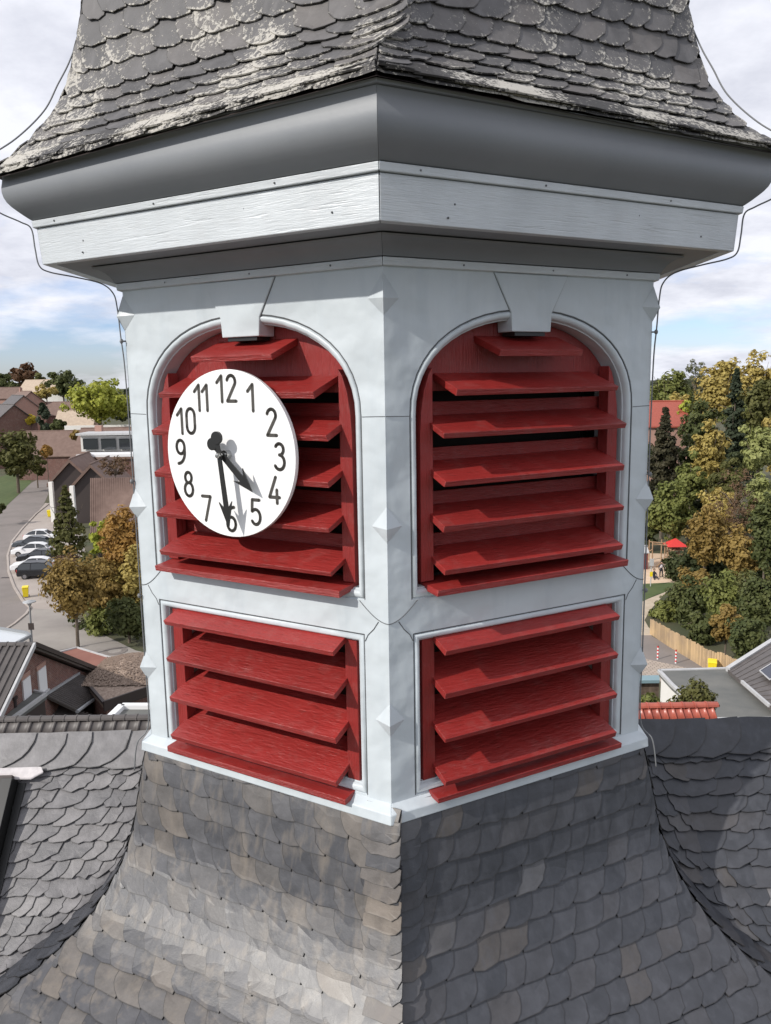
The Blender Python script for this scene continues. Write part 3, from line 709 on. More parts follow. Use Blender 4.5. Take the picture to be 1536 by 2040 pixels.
# roof window at the left edge of the nave roof
rw = thing('roof_window', nv.pt(-2.5, .5, 0), 'dark framed skylight at the far left of the slate nave roof', 'skylight')
P_ = lambda u, v, h: nv.pt(u, v, h)
def slab(name, q, h0, h1, mat, par):
    mb = MB(); mb.add([P_(u, v, h0) for u, v in q] + [P_(u, v, h1) for u, v in q], [[3, 2, 1, 0], [4, 5, 6, 7]] + [[i, (i + 1) % 4, 4 + (i + 1) % 4, 4 + i] for i in range(4)]); return mb.build(name, mat, par, bevel=.003)
slab('frame', [(-2.38, .30), (-2.31, .30), (-2.31, 1.2), (-2.38, 1.2)], .02, .12, MBLACK, rw)
slab('frame_head', [(-3.2, .28), (-2.32, .28), (-2.32, .36), (-3.2, .36)], .02, .105, MBROWN, rw)
slab('sash', [(-3.2, .365), (-2.385, .365), (-2.385, 1.2), (-3.2, 1.2)], .05, .09, MGLASS, rw)
slab('cover_strip', [(-2.43, .37), (-2.385, .37), (-2.385, 1.2), (-2.43, 1.2)], .09, .13, MZINC, rw)
slab('side_gutter', [(-2.308, .31), (-2.26, .31), (-2.26, 1.2), (-2.308, 1.2)], .02, .034, MBLACK, rw)
mb = MB(); mb.prism([P_(-3.2, .245, .065), P_(-2.17, .23, .06), P_(-2.15, .262, .062), P_(-2.22, .30, .06), P_(-3.2, .295, .11)], nv.pt(0, 3, .012) - nv.pt(0, 3, 0))
mb.build('lead_apron', simple('pale_lead', (.62, .58, .58), (.5, .47, .47), .6, 12, .6, 20), rw, bevel=.004)

# ------------------------------------------------------------------ lightning conductors
def cable(pts, label, extra):
    mb = MB(); P3 = pts
    sm = []
    for i in range(len(P3) - 1):
        p0, p1, p2, p3 = P3[max(i - 1, 0)], P3[i], P3[i + 1], P3[min(i + 2, len(P3) - 1)]
        for t in [q / 8 for q in range(8)]:
            sm.append(.5 * ((2 * p1) + (-p0 + p2) * t + (2 * p0 - 5 * p1 + 4 * p2 - p3) * t * t + (-p0 + 3 * p1 - 3 * p2 + p3) * t ** 3))
    sm.append(P3[-1]); mb.tube(sm, .0036, 6)
    t = thing('lightning_conductor', P3[-1], label, 'cable'); mb.build('wire', MCABLE, t, smooth=True)
    for q in extra:
        m2 = MB(); m2.sphere(q, .010, 8, sc=(1, 1, 1.3)); m2.tube([q, q - Vector((q.x, q.y, 0)).normalized() * .05], .004, 6); m2.build('clamp', MCABLE, t)
def hexr(i, r, z, o=0):
    v = V(i, r, z); return v
for i, sg, lab in ((0, -1, 'thin grey wire bowing down the left corner of the turret past the eaves'), (3 - 1, 1, 'thin grey wire bowing down the right corner of the turret past the eaves')):
    prof = [(1.63, 1.56), (1.68, 1.45), (1.73, 1.36), (1.80, 1.235), (1.93, 1.10), (2.08, .99), (2.13, .94), (2.10, .84), (2.03, .775), (1.94, .737), (1.895, .71), (1.885, .62), (1.873, .545), (1.83, .518), (1.72, .50), (1.60, .475), (1.545, .43), (1.53, .36), (1.522, .22), (1.512, .05), (1.508, -.4), (1.508, -.9), (1.508, -1.4), (1.510, -1.80), (1.575, -1.90), (1.60, -2.05)]
    cable([V(i, r, z) for r, z in prof], lab, [V(i, 1.52, .20), V(i, 1.515, -.5), V(i, 1.515, -1.1)])

# ================================================================== GROUND
def sheet(name, pix, mat, z, kind='structure', pts=None):
    q = [onz(x, y, 0) for x, y in pix] if pts is None else pts
    mb = MB(); mb.add([Vector((p.x, p.y, z)) for p in q], [list(range(len(q)))])
    tri = tessellate_polygon([[Vector((p.x, p.y, 0)) for p in q]]); mb.f = [list(t) for t in tri]; mb.m = [0] * len(tri)
    o = mb.build(name, mat, None, kind)
    return o
mb = MB(); g = []
n = 40
for i in range(n + 1):
    for j in range(n + 1):
        x = -1500 + 3000 * i / n; y = -800 + 3300 * j / n; d = math.hypot(x, y)
        zt = 0 if d < 420 else 0
        g.append(Vector((x, y, zt)))
mb.add(g, [[i * (n + 1) + j, (i + 1) * (n + 1) + j, (i + 1) * (n + 1) + j + 1, i * (n + 1) + j + 1] for i in range(n) for j in range(n)]); mb.build('ground', MSOIL, None, 'structure')
sheet('road', [(100, 942), (62, 962), (30, 992), (-60, 1075), (-120, 1300), (0, 1262), (28, 1244), (52, 1224), (60, 1212), (44, 1196), (28, 1170), (17, 1140), (15, 1108), (24, 1080), (44, 1055), (72, 1025), (88, 1003), (96, 985), (99, 960)], MASPH, .006)
sheet('pavement', [(99, 1003), (90, 1002), (72, 1024), (44, 1054), (24, 1079), (15, 1108), (17, 1140), (28, 1170), (44, 1196), (60, 1212), (120, 1216), (150, 1190), (170, 1100), (150, 1020)], MPAVE, .012)
sheet('parking_bay', [(100, 1036), (70, 1040), (47, 1058), (27, 1082), (18, 1108), (20, 1140), (30, 1166), (44, 1192), (75, 1188), (90, 1160), (110, 1090)], MPAVE, .02)
sheet('driveway', [(60, 1212), (52, 1224), (28, 1244), (0, 1262), (-120, 1300), (-60, 1400), (330, 1420), (330, 1310), (270, 1296), (200, 1262), (125, 1216)], MCONC, .018)
sheet('verge', [(62, 962), (30, 992), (-60, 1075), (-90, 1000), (0, 950), (55, 935)], MGRASS, .03)
# kerb along the bay
mb = MB(); kp = [G(*q) for q in ((99, 1003), (72, 1024), (44, 1054), (24, 1079), (15, 1108), (17, 1140), (28, 1170), (44, 1196), (60, 1212), (52, 1224), (28, 1244), (0, 1262))]
for a, b in zip(kp, kp[1:]): mb.beam(a + Vector((0, 0, .05)), b + Vector((0, 0, .05)), .22, .12)
mb.build('kerb', MPAVE, None, 'structure')
sheet('playground_sand', [(1230, 1100), (1345, 1104), (1375, 1130), (1350, 1160), (1240, 1166)], MSAND, .012)
sheet('lawn', [(1230, 1166), (1345, 1160), (1330, 1180), (1310, 1184), (1292, 1192), (1276, 1201), (1240, 1215)], MGRASS, .016)
sheet('footpath', [(1330, 1178), (1310, 1186), (1292, 1193), (1240, 1218), (1240, 1268), (1310, 1266), (1292, 1250), (1284, 1236), (1296, 1215), (1318, 1190)], MPATH, .02)
sheet('asphalt_lane', [(1240, 1266), (1296, 1266), (1410, 1334), (1440, 1370), (1340, 1350), (1280, 1312), (1240, 1306)], MASPH, .024)
sheet('paved_yard', [(1230, 1306), (1280, 1312), (1372, 1332), (1330, 1360), (1230, 1352)], MCOB, .028)

# ================================================================== BUILDINGS
def pan_tile(wd, ln, th=.02):
    vs = []; prof = [(-.5, .0), (-.40, .035), (-.28, .04), (-.18, .005), (.1, -.004), (.36, .0), (.5, .012)]
    for y, dz in ((0, 0), (ln, .028)):
        vs += [Vector((x * wd, y, z + dz)) for x, z in prof]
    n = len(prof); vs += [v - Vector((0, 0, th)) for v in vs[:]]
    fs = [[i, i + 1, n + i + 1, n + i] for i in range(n - 1)] + [[n + i, n + i + 1, 3 * n + i + 1, 3 * n + i] for i in range(n - 1)] + [[0, n, 3 * n, 2 * n], [n - 1, 2 * n - 1, 4 * n - 1, 3 * n - 1]]
    return vs, fs
def ridge_tile(ln, rad):
    vs = []; fs = []
    for x, rr in ((0, rad * 1.14), (ln * .12, rad * 1.14), (ln * .125, rad), (ln, rad * .96)):
        vs += [Vector((x, rr * math.cos(math.pi * i / 6), rr * math.sin(math.pi * i / 6) * .8)) for i in range(7)]
    for i in range(3): fs += [[i * 7 + j, i * 7 + j + 1, (i + 1) * 7 + j + 1, (i + 1) * 7 + j] for j in range(6)]
    fs.append(list(range(7))); fs.append([21 + i for i in range(7)][::-1]); return vs, fs
def frame_m(o, x, y):      # matrix from origin and two axes
    x = x.normalized(); z = x.cross(y).normalized(); y = z.cross(x)
    return Matrix(((x.x, y.x, z.x, o.x), (x.y, y.y, z.y, o.y), (x.z, y.z, z.z, o.z), (0, 0, 0, 1)))
def house(name, ridge, yaw, L, hw_, pitch, wall, roof, label, cat='house', over=.35, z0=0, ribs=0, group=None, th=.18, wins=(), ribcol=None, gap_ridge=True, chim=None):
    """gabled building: ridge = world point at one end of the ridge, which runs along yaw for L metres"""
    t = thing(name, (ridge.x, ridge.y, z0), label, cat, group)
    d = Vector((math.cos(yaw), math.sin(yaw), 0)); s = Vector((-d.y, d.x, 0)); tp = math.tan(pitch); zr_ = ridge.z - th * 1.2
    o0 = Vector((ridge.x, ridge.y, 0)); ez = zr_ - hw_ * tp
    poly = [-s * hw_ + Vector((0, 0, z0)), s * hw_ + Vector((0, 0, z0)), s * hw_ + Vector((0, 0, ez)), Vector((0, 0, zr_)), -s * hw_ + Vector((0, 0, ez))]
    mb = MB(); mb.prism([o0 + p for p in poly], d * L); wl = mb.build('wall', wall, t)
    for sg in (-1, 1):
        mb = MB(); a = o0 - d * over + Vector((0, 0, ridge.z)); e = s * sg * (hw_ + over) + Vector((0, 0, -(hw_ + over) * tp)); up_ = Vector((0, 0, -th))
        mb.prism([a, a + e, a + e + d * (L + 2 * over), a + d * (L + 2 * over)], up_)
        ro = mb.build('roof_slope', roof, t)
        if ribs:
            m2 = MB(); nrib = int((L + 2 * over) / ribs)
            for i in range(nrib + 1):
                p = a + d * (i * ribs); m2.beam(p + e * .0, p + e, ribs * .34, .10, upv=Vector((0, 0, 1)))
            m2.build('tile_ribs', ribcol or roof, t, 'stuff')
    if gap_ridge:
        mb = MB(); mb.tube([o0 - d * over + Vector((0, 0, ridge.z)), o0 + d * (L + over) + Vector((0, 0, ridge.z))], .13, 6); mb.build('ridge_cap', roof, t)
    for (side, u, zc, ww, hh) in wins:   # side: 'g' gable at start, '+'/'-' long sides
        if side == 'g': c = o0 + s * u - d * .03; ax = (s, d, Vector((0, 0, 1)))
        else:
            sg = 1 if side == '+' else -1; c = o0 + d * u + s * (hw_ + .03) * sg; ax = (d, s, Vector((0, 0, 1)))
        c = Vector((c.x, c.y, zc)); mb = MB()
        for q in ((-1, 0), (1, 0)): mb.box(c + ax[0] * q[0] * ww / 2, (.12, .14, hh + .12), ax=ax)
        for q in (-1, 1): mb.box(c + ax[2] * q * hh / 2, (ww, .14, .12), ax=ax)
        wo = mb.build('window', MWTRIM, t); m2 = MB(); m2.box(c, (ww, .06, hh), ax=ax); m2.build('pane', MGLASS, wo)
    if chim:
        mb = MB(); c = o0 + d * chim + Vector((0, 0, ridge.z + .2)); mb.box(c, (.7, .7, 1.6), rz=yaw); mb.build('chimney', wall, t)
    return t
def flat_roof(name, pix, z, thick, mat, rimmat, wallmat, label, cat, rimw=.25, rimh=.18, wallin=.3, base=0):
    q = [onz(x, y, z) for x, y in pix]; c = sum(q, Vector()) / len(q); t = thing(name, (c.x, c.y, base), label, cat)
    mb = MB(); mb.prism([Vector((p.x, p.y, z - .03)) for p in q], (0, 0, -thick)); mb.build('roof', mat, t)
    for i in range(len(q)):
        mb = MB(); mb.beam(q[i] + Vector((0, 0, rimh / 2 - .06)), q[(i + 1) % len(q)] + Vector((0, 0, rimh / 2 - .06)), rimw, rimh + .1); mb.build('roof_edge', rimmat, t)
    mb = MB(); mb.prism([Vector((c.x + (p.x - c.x) * .95, c.y + (p.y - c.y) * .95, base)) for p in q], (0, 0, z - thick - base - .035)); mb.build('wall', wallmat, t)
    return t

# -- house with the brown tiled ridge just behind the nave, left
def near_ridge(name, pxa, pya, pxb, pyb, D, tw, tl, mat, rad, rows, label):
    a, b = A(pxa, pya, D), A(pxb, pyb, D); b.z = a.z; d = (b - a); L = d.length; d.normalize(); s = Vector((d.y, -d.x, 0))
    if s.y > 0: s = -s
    t = thing(name, ((a + b) / 2).xy.to_3d(), label, 'tiled roof')
    down = (s * math.cos(R(38)) + Vector((0, 0, -math.sin(R(38)))))
    vs, fs = pan_tile(tw, tl * 1.15); me = mesh('roof_tile', vs, fs, mat, True)
    n_ = int(L / tw) + 1
    for r_ in range(rows):
        for i in range(n_):
            o0 = a + d * (i * tw) + down * (r_ * tl + .05) + Vector((0, 0, -.02 - .0))
            z_ = d.cross(down); x_ = d if z_.z > 0 else -d
            link('roof_tile', me, t, None, frame_m(o0, x_, down))
    vs, fs = ridge_tile(tl * 1.05, rad); me = mesh('ridge_tile', vs, fs, mat, False)
    for i in range(int(L / tl) + 1):
        link('ridge_tile', me, t, None, frame_m(a + d * (i * tl) + Vector((0, 0, -.03)), d, Vector((-d.y, d.x, 0))))
    w_ = rows * tl + .3; mb = MB()
    far = -s * math.cos(R(38)) + Vector((0, 0, -math.sin(R(38)))); off = Vector((0, 0, -.12))
    mb.prism([a + off, a + off + down * 4, b + off + down * 4, b + off], (0, 0, -.1)); mb.prism([a + off, b + off, b + off + far * 4, a + off + far * 4], (0, 0, -.1)); mb.build('roof_boarding', mat, t)
    mb = MB(); zz_ = a.z - 4 * math.sin(R(38)); mb.prism([Vector((p.x, p.y, 0)) for p in (a + s * 2.9, b + s * 2.9, b - s * 2.9, a - s * 2.9)], (0, 0, zz_ - .15)); mb.build('wall', MBRICK, t)
    return t
near_ridge('tiled_roof_house', -40, 1433, 300, 1441, 23, .335, .335, MTILE, .13, 5, 'brown tiled roof with a row of ridge tiles behind the left slate ridge')
near_ridge('red_tiled_roof', 1240, 1406, 1424, 1404, 21, .20, .30, MTILER, .12, 3, 'glossy red tiled roof top peeping over the slate ridge right of the turret')

# -- brick gable house, lower left
ap = A(68, 1283, 36)
hA = thing('brick_gable_house', (ap.x, ap.y, 0), 'red brick gable with two white windows and dark ribbed tile roof at the left', 'house')
pitch = R(28); xg = ap.x; n_g = Vector((1, 0, 0)); tp = math.tan(pitch); hwA = 8.0
mb = MB(); mb.prism([Vector((xg - .3, ap.y - hwA, 0)), Vector((xg - .3, ap.y + hwA, 0)), Vector((xg - .3, ap.y + hwA, ap.z - .3 - hwA * tp)), Vector((xg - .3, ap.y, ap.z - .3)), Vector((xg - .3, ap.y - hwA, ap.z - .3 - hwA * tp))], (-14, 0, 0)); mb.build('wall', MBRICK, hA)
for sg in (-1, 1):
    mb = MB(); e = Vector((0, sg * (hwA + .5), -(hwA + .5) * tp)); mb.prism([ap, ap + e, ap + e + Vector((-15, 0, 0)), ap + Vector((-15, 0, 0))], (0, 0, -.22)); mb.build('roof_slope', MTILE, hA)
    mb = MB()
    for i in range(48):
        p = ap + Vector((-.15 - .31 * i, 0, .0)); mb.beam(p + e * .01, p + e, .11, .12)
    mb.build('tile_ribs', MTILE, hA, 'stuff')
    mb = MB(); mb.beam(ap + Vector((.04, 0, 0)), ap + e + Vector((.04, 0, 0)), .10, .20); mb.build('verge_board', MTRIM if sg < 0 else MBROWN, hA)
for i in range(40):
    mb = None
vs, fs = ridge_tile(.38, .15); me = mesh('ridge_tile', vs, fs, MTILE)
for i in range(38): link('ridge_tile', me, hA, None, frame_m(ap + Vector((-.4 * (i + 1), 0, -.02)), Vector((1, 0, 0)), Vector((0, 1, 0))))
gp = Vector((xg - .3, ap.y, 0))
for (x0, x1, y0, y1) in ((44, 60, 1350, 1398), (75, 91, 1330, 1380)):
    c = onplane((x0 + x1) / 2, (y0 + y1) / 2, gp, n_g); l = onplane(x0, (y0 + y1) / 2, gp, n_g); r_ = onplane(x1, (y0 + y1) / 2, gp, n_g); tpp = onplane((x0 + x1) / 2, y0, gp, n_g); bt = onplane((x0 + x1) / 2, y1, gp, n_g)
    ww, hh = abs(r_.y - l.y), abs(tpp.z - bt.z)
    mb = MB(); mb.box(c + Vector((.03, 0, 0)), (.08, ww, hh)); wo = mb.build('window', MWTRIM, hA)
    mb = MB(); mb.box(c + Vector((.05, 0, -hh / 2 - .05)), (.2, ww + .1, .08)); mb.build('window_sill', MTRIM, wo)
    mb = MB(); mb.box(c + Vector((.02, 0, hh / 2 + .12)), (.05, ww + .15, .2)); mb.build('lintel', MBRICKP, wo)
# annex roof
aA = onplane(92, 1385, gp, n_g); aB = onplane(157, 1343, gp, n_g); cA = onz(150, 1413, 4.9); cB = onz(214, 1367, 4.5)

mb = MB(); mb.prism([aA, aB, cB, cA], (0, 0, -.15)); mb.build('annex_roof', MTILE, hA)
mb = MB(); dd_ = (cA - aA)
for i in range(20):
    f = i / 19; p0 = aA.lerp(aB, f); p1 = cA.lerp(cB, f); mb.beam(p0, p1, .10, .07)
mb.build('annex_tile_ribs', MTILE, hA, 'stuff')
mb = MB(); mb.tube([cA + Vector((.08, 0, -.12)), cB + Vector((.08, 0, -.12))], .09, 8); mb.build('gutter', MZINC, hA)
mb = MB(); pq = cA.lerp(cB, .72); mb.tube([pq + Vector((.1, 0, -.15)), pq + Vector((.15, 0, -.5)), Vector((pq.x + .15, pq.y, .1))], .06, 8); mb.build('downpipe', MZINC, hA)
mb = MB(); mb.beam(aA + Vector((0, 0, .06)), aB + Vector((0, 0, .06)), .14, .12); mb.build('flashing', MZINC, hA)
mb = MB(); mb.prism([Vector((p.x, p.y, 0)) for p in (aA, aB, aB.lerp(cB, .85), aA.lerp(cA, .85))], (0, 0, min(cA.z, cB.z) - .3)); mb.build('annex_wall', MBROWN, hA)
l0 = [onz(x, y, z) for x, y, z in ((92, 1388, 5.3), (150, 1414, 4.7), (182, 1424, 4.2), (150, 1460, 3.9), (70, 1460, 4.6))]
mb = MB(); mb.prism(l0, (0, 0, -.12)); mb.build('lean_to_roof', MTILE, hA)
mb = MB()
for i in range(13): mb.beam(l0[0].lerp(l0[2], i / 12) + Vector((0, 0, .02)), l0[4].lerp(l0[3], i / 12) + Vector((0, 0, .02)), .09, .07)
mb.build('lean_to_tile_ribs', MTILE, hA, 'stuff')
fr = flat_roof('flat_roof_extension', [(-60, 1445), (16, 1436), (92, 1381), (60, 1375), (-60, 1392)], 6.6, .25, MFELT, MTRIM, MBROWN, 'grey flat roof with a pale edge and a small vent below the brick gable', 'flat roof', rimw=.12, rimh=.06)
vp = onz(30, 1408, 6.6); mb = MB(); mb.tube([vp, vp + Vector((0, 0, .35))], .09, 10); mb.tube([vp + Vector((0, 0, .35)), vp + Vector((0, 0, .45))], .15, 10); mb.build('vent_pipe', MBROWN, fr)
flat_roof('carport', [(104, 1303), (153, 1290), (236, 1315), (158, 1341)], 3.2, .2, MRUST, MTRIM, MBROWN, 'rust-red flat roof between the street tree and the brick gable', 'carport', rimw=.1, rimh=.06)
gr = flat_roof('gravel_flat_roof', [(158, 1342), (236, 1311), (330, 1314), (330, 1358), (208, 1399)], 5.2, .35, MGRAV, MBROWN, MBRICK, 'flat roof heaped with brown gravel beside the turret at the left', 'flat roof', rimw=.15, rimh=.02)
# heap of gravel on it
mb = MB(); ea, eb = onz(208, 1399, 5.2), onz(330, 1358, 5.2); m3 = MB(); m3.beam(ea + Vector((0, -.12, -.15)), eb + Vector((0, -.12, -.15)), .1, .5); m3.build('fascia_board', MBROWN, gr)
c = onz(264, 1336, 5.2); m_ = 16; vs = []
for i in range(m_ + 1):
    for j in range(m_ + 1):
        x, y = -1 + 2 * i / m_, -1 + 2 * j / m_; h = max(0, 1 - x * x) * max(0, 1 - y * y)
        vs.append(Vector((c.x + x * 2.0, c.y + y * 2.1, 5.2 + .75 * h + .05 * noise.noise(Vector((x * 5, y * 5, 0))))))
mb.add(vs, [[i * (m_ + 1) + j, (i + 1) * (m_ + 1) + j, (i + 1) * (m_ + 1) + j + 1, i * (m_ + 1) + j + 1] for i in range(m_) for j in range(m_)]); mb.build('gravel', MGRAV, gr, 'stuff')
mb = MB(); gs = []
for i in range(2600):
    x, y = random.uniform(-1, 1), random.uniform(-1, 1); h = max(0, 1 - x * x) * max(0, 1 - y * y); p = Vector((c.x + x * 2.1, c.y + y * 2.2, 5.21 + .75 * h)); a = random.uniform(.03, .075)
    mb.add([p + Vector((a, 0, 0)), p + Vector((-a * .6, a, 0)), p + Vector((-a * .6, -a, 0)), p + Vector((0, 0, a))], [(0, 1, 3), (1, 2, 3), (2, 0, 3)])
mb.build('gravel_stones', simple('gravel_stone', (.42, .33, .27), (.22, .16, .12), .9, 20), gr, 'stuff')
flat_roof('white_edged_flat_roof', [(205, 1446), (243, 1409), (330, 1409), (330, 1450)], 9.6, .25, MFELT, MWTRIM, MBROWN, 'small dark flat roof with a white edge at the foot of the turret', 'flat roof', rimw=.22, rimh=.12)
# glass canopy above the gable
cn = thing('glass_canopy', G(20, 1300), 'pale glazed canopy with grey frame at the left edge above the tiled ridge', 'canopy')
q = [onz(x, y, 2.9) for x, y in ((-40, 1247), (52, 1262), (60, 1268), (20, 1290), (-40, 1290))]
mb = MB(); mb.prism(q, (0, 0, -.05)); mb.build('glazing', simple('pale_glazing', (.55, .58, .6), rough=.15, spec=.8), cn)
for a, b in ((0, 1), (1, 2), (2, 3), (3, 4)):
    mb = MB(); mb.beam(q[a] + Vector((0, 0, .05)), q[b] + Vector((0, 0, .05)), .18, .2); mb.build('frame_bar', MLAMPP, cn)
for a in (q[0], q[2], q[3]):
    mb = MB(); mb.beam(Vector((a.x, a.y, 0)), a, .1, .1, upv=Vector((1, 0, 0))); mb.build('post', MLAMPP, cn)

# -- houses further down the street
def Hd(px, py, D): return A(px, py, D)
for i, (px, pk) in enumerate(((139, 914), (181, 924))):
    rg = Hd(px, pk, 124 - 6 * i)
    t = house('pointed_roof_wing', rg, R(98), 12, 3.0, R(46), MBROWN, MTILEB, ['farther pointed brown roof over a white pillar, left of its twin', 'nearer pointed brown roof over a white pillar, right of its twin'][i], 'house', over=.5, group='pointed roofs by the street', th=.5)
    for px2 in ((101, 143)[i],):
        b = G(px2, 1008 + 4 * i); b = Hd(px2, 960 + 8 * i, 120 - 6 * i); m2 = MB(); m2.beam(Vector((b.x, b.y, 0)), b, .55, .55, upv=Vector((1, 0, 0))); m2.build('pillar', MRENDER, t)
t = thing('ribbed_roof_building', G(220, 1060), 'brown building with a steep ribbed tile roof against the turret at the left', 'house')
a, b, c_, d_ = Hd(181, 953, 96), Hd(300, 951, 96), Hd(300, 1075, 92), Hd(181, 1062, 92)
mb = MB(); mb.prism([a, b, c_, d_], (0, 1.0, -.2)); mb.build('roof_slope', MTILEB, t)
mb = MB()
for i in range(34): mb.beam(a.lerp(b, i / 33), d_.lerp(c_, i / 33), .13, .16)
mb.build('tile_ribs', MTILEB, t, 'stuff')
mb = MB(); mb.prism([Vector((p.x, p.y + .8, 0)) for p in (d_, c_, b + Vector((0, 8, 0)), a + Vector((0, 8, 0)))], (0, 0, d_.z)); mb.build('wall', MBROWN, t)
t = house('dormer_house', Hd(165, 853, 150), R(2), 24, 6.5, R(36), MBRICK, MTILEB, 'brown roofed house with a long three-window dormer beside the turret', 'house')
dm = MB(); a, b = Hd(160, 868, 143), Hd(300, 868, 143); mb = MB(); lo = Hd(160, 900, 143).z
mb.prism([Vector((a.x, a.y, lo)), Vector((b.x, b.y, lo)), b, a], (0, 5, 0)); dmo = mb.build('dormer', MRENDER, t)
for x0, x1 in ((165, 195), (201, 231), (237, 267)):
    p, q = Hd(x0, 874, 142.8), Hd(x1, 895, 142.8); mb = MB(); mb.box(((p.x + q.x) / 2, p.y, (p.z + q.z) / 2), (abs(q.x - p.x), .2, abs(p.z - q.z))); mb.build('window', MGLASS, dmo)
mb = MB(); mb.box(((a.x + b.x) / 2, a.y + 2, a.z + .25), (abs(b.x - a.x) + .8, 6, .35)); mb.build('dormer_roof', MTRIM, t)
mb = MB(); p, q = Hd(163, 906, 138), Hd(300, 906, 138); mb.box(((p.x + q.x) / 2, p.y, p.z), (q.x - p.x, 5, .4)); mb.build('porch_roof', MWTRIM, t)
mb = MB(); p = Hd(198, 864, 148); mb.box(p, (1.2, 1, 3)); mb.build('chimney', MBRICKP, t)
house('long_roof_house', Hd(55, 859, 178), R(2), 13, 6, R(38), MBRICK, MTILEB, 'long plain brown roof behind the olive tree at the left', 'house')
house('pale_gable_house', Hd(38, 779, 235), R(-52), 13, 5.5, R(40), MBRICKP, MTILEB, 'pink gabled house with grey-brown roof, biggest of the far left cluster', 'house', wins=(('g', 0, 3.5, 1.2, 1.2), ('g', 2.5, 3.5, 1.2, 1.2)), chim=2)
house('pale_gable_house', Hd(24, 787, 222), R(-52), 12, 5.2, R(40), MBRICKP, MTILE, 'pink gabled house with a dark roof just left of the biggest far house', 'house', wins=(('g', 0, 3.5, 1.2, 1.2),))
house('pale_gable_house', Hd(-10, 805, 205), R(-40), 10, 5.5, R(38), MBRICK, MTILE, 'brick house with white window at the left edge, farthest left of the cluster', 'house', wins=(('-', 4, 3.5, 1.5, 1.4), ('-', 7, 3.5, 1.5, 1.4)))
house('brick_villa', Hd(93, 801, 228), R(0), 12, 5, R(33), MBRICK, MTILEB, 'brick house with pale windows behind the dark cypress', 'house', wins=(('-', 3, 3.5, 1.3, 1.3), ('-', 7, 3.5, 1.3, 1.3)))
house('orange_roof_bungalow', Hd(118, 818, 212), R(8), 9, 5, R(35), MBRICKP, MTILET, 'small pinkish roofed bungalow under the big yellow-green tree', 'house')
house('sandy_roof_house', Hd(52, 757, 300), R(0), 16, 7, R(30), MRENDER, MTILET, 'sand-coloured roof with a dark gable among yellow trees on the skyline', 'house')
house('far_pink_house', Hd(0, 772, 262), R(5), 6, 4, R(38), MBRICKP, MTILEB, 'little pink roofed house at the left edge below the copper tree', 'house')
mb = MB(); p, q = Hd(128, 836, 196), Hd(300, 838, 196); mb.box(((p.x + q.x) / 2, p.y, 5), (q.x - p.x, .5, 10)); 
tag(mb.build('white_garden_wall', MRENDER), 'sunlit white wall under the big yellow-green tree', 'wall')

# -- right side
flatR = flat_roof('felt_flat_roof', [(1313, 1335), (1452, 1331), (1560, 1430), (1415, 1432), (1338, 1362)], 4.1, .3, MFELT, MTRIM, MRENDER, 'wide grey felt flat roof with a white wall at the right of the turret', 'flat roof', rimw=.2, rimh=.04)
t = thing('solar_roof_house', G(1530, 1420), 'dark tiled roof with solar panels and a pale verge at the right edge', 'house')
q = [A(1450, 1334, 44), A(1560, 1264, 47), A(1600, 1300, 44), A(1600, 1430, 37), A(1530, 1402, 39), A(1478, 1358, 42.5)]
pn = (q[1] - q[0]).cross(q[4] - q[0]).normalized(); q = [q[0], q[1]] + [onplane(x, y, q[0], pn) for x, y in ((1600, 1300), (1600, 1430), (1533, 1406), (1478, 1358))]
mb = MB(); mb.prism(q, (0, 0, -.2)); mb.build('roof_slope', MTILE, t)
mb = MB(); mb.beam(q[0], q[1], .25, .25); mb.build('verge_trim', MTRIM, t)
mb = MB()
for i in range(1, 12):
    f = i / 12; a_ = q[0].lerp(q[4], f); b_ = q[1].lerp(q[2].lerp(q[3], f), 1.0); mb.beam(a_ + pn * .0, q[1].lerp(onplane(1600, 1430, q[0], pn), f), .05, .05)
mb.build('tile_courses', MTILE, t, 'stuff')
mb = MB(); mb.beam(q[5], q[4], .12, .16); mb.build('gutter', MTRIM, t)
mb = MB(); mb.prism([Vector((p.x, p.y, 0)) for p in (q[0], q[1], q[3], q[4])], (0, 0, 3.0)); mb.build('wall', MBRICK, t)
un = pn if pn.z > 0 else -pn
for (x0, y0, x1, y1, x2, y2, x3, y3) in ((1514, 1338, 1540, 1322, 1556, 1344, 1534, 1356), (1545, 1305, 1575, 1290, 1590, 1310, 1562, 1322)):
    pq = [onplane(x, y, q[0] + un * .18, pn) for x, y in ((x0, y0), (x1, y1), (x2, y2), (x3, y3))]; mb = MB(); mb.prism(pq, un * .05); so_ = mb.build('solar_panel', MSOLAR, t)
    for a_, b_ in zip(pq, pq[1:] + pq[:1]):
        m2 = MB(); m2.beam(a_ + un * .05, b_ + un * .05, .05, .05); m2.build('panel_frame', MTRIM, so_)
t = thing('garden_shed', onz(1290, 1375, 0), 'small blue-grey edged shed roof with weathered wooden boards beside the turret', 'shed')
q = [onz(x, y, 2.3) for x, y in ((1250, 1346), (1314, 1345), (1314, 1355), (1250, 1356))]
mb = MB(); mb.prism(q, (0, 0, -.18)); mb.build('roof', simple('blue_grey_edge', (.20, .30, .33), rough=.5), t)
for i in range(14):
    f = i / 13; p = q[3].lerp(q[2], f); mb = MB(); mb.box((p.x, p.y + .3, 1.1), (.15, .03, 2.05)); mb.build('board', simple('shed_board', (.10, .07, .05), (.16, .12, .09), .9, 3, objrand=.2) if i == 0 else bpy.data.materials['shed_board'], t)
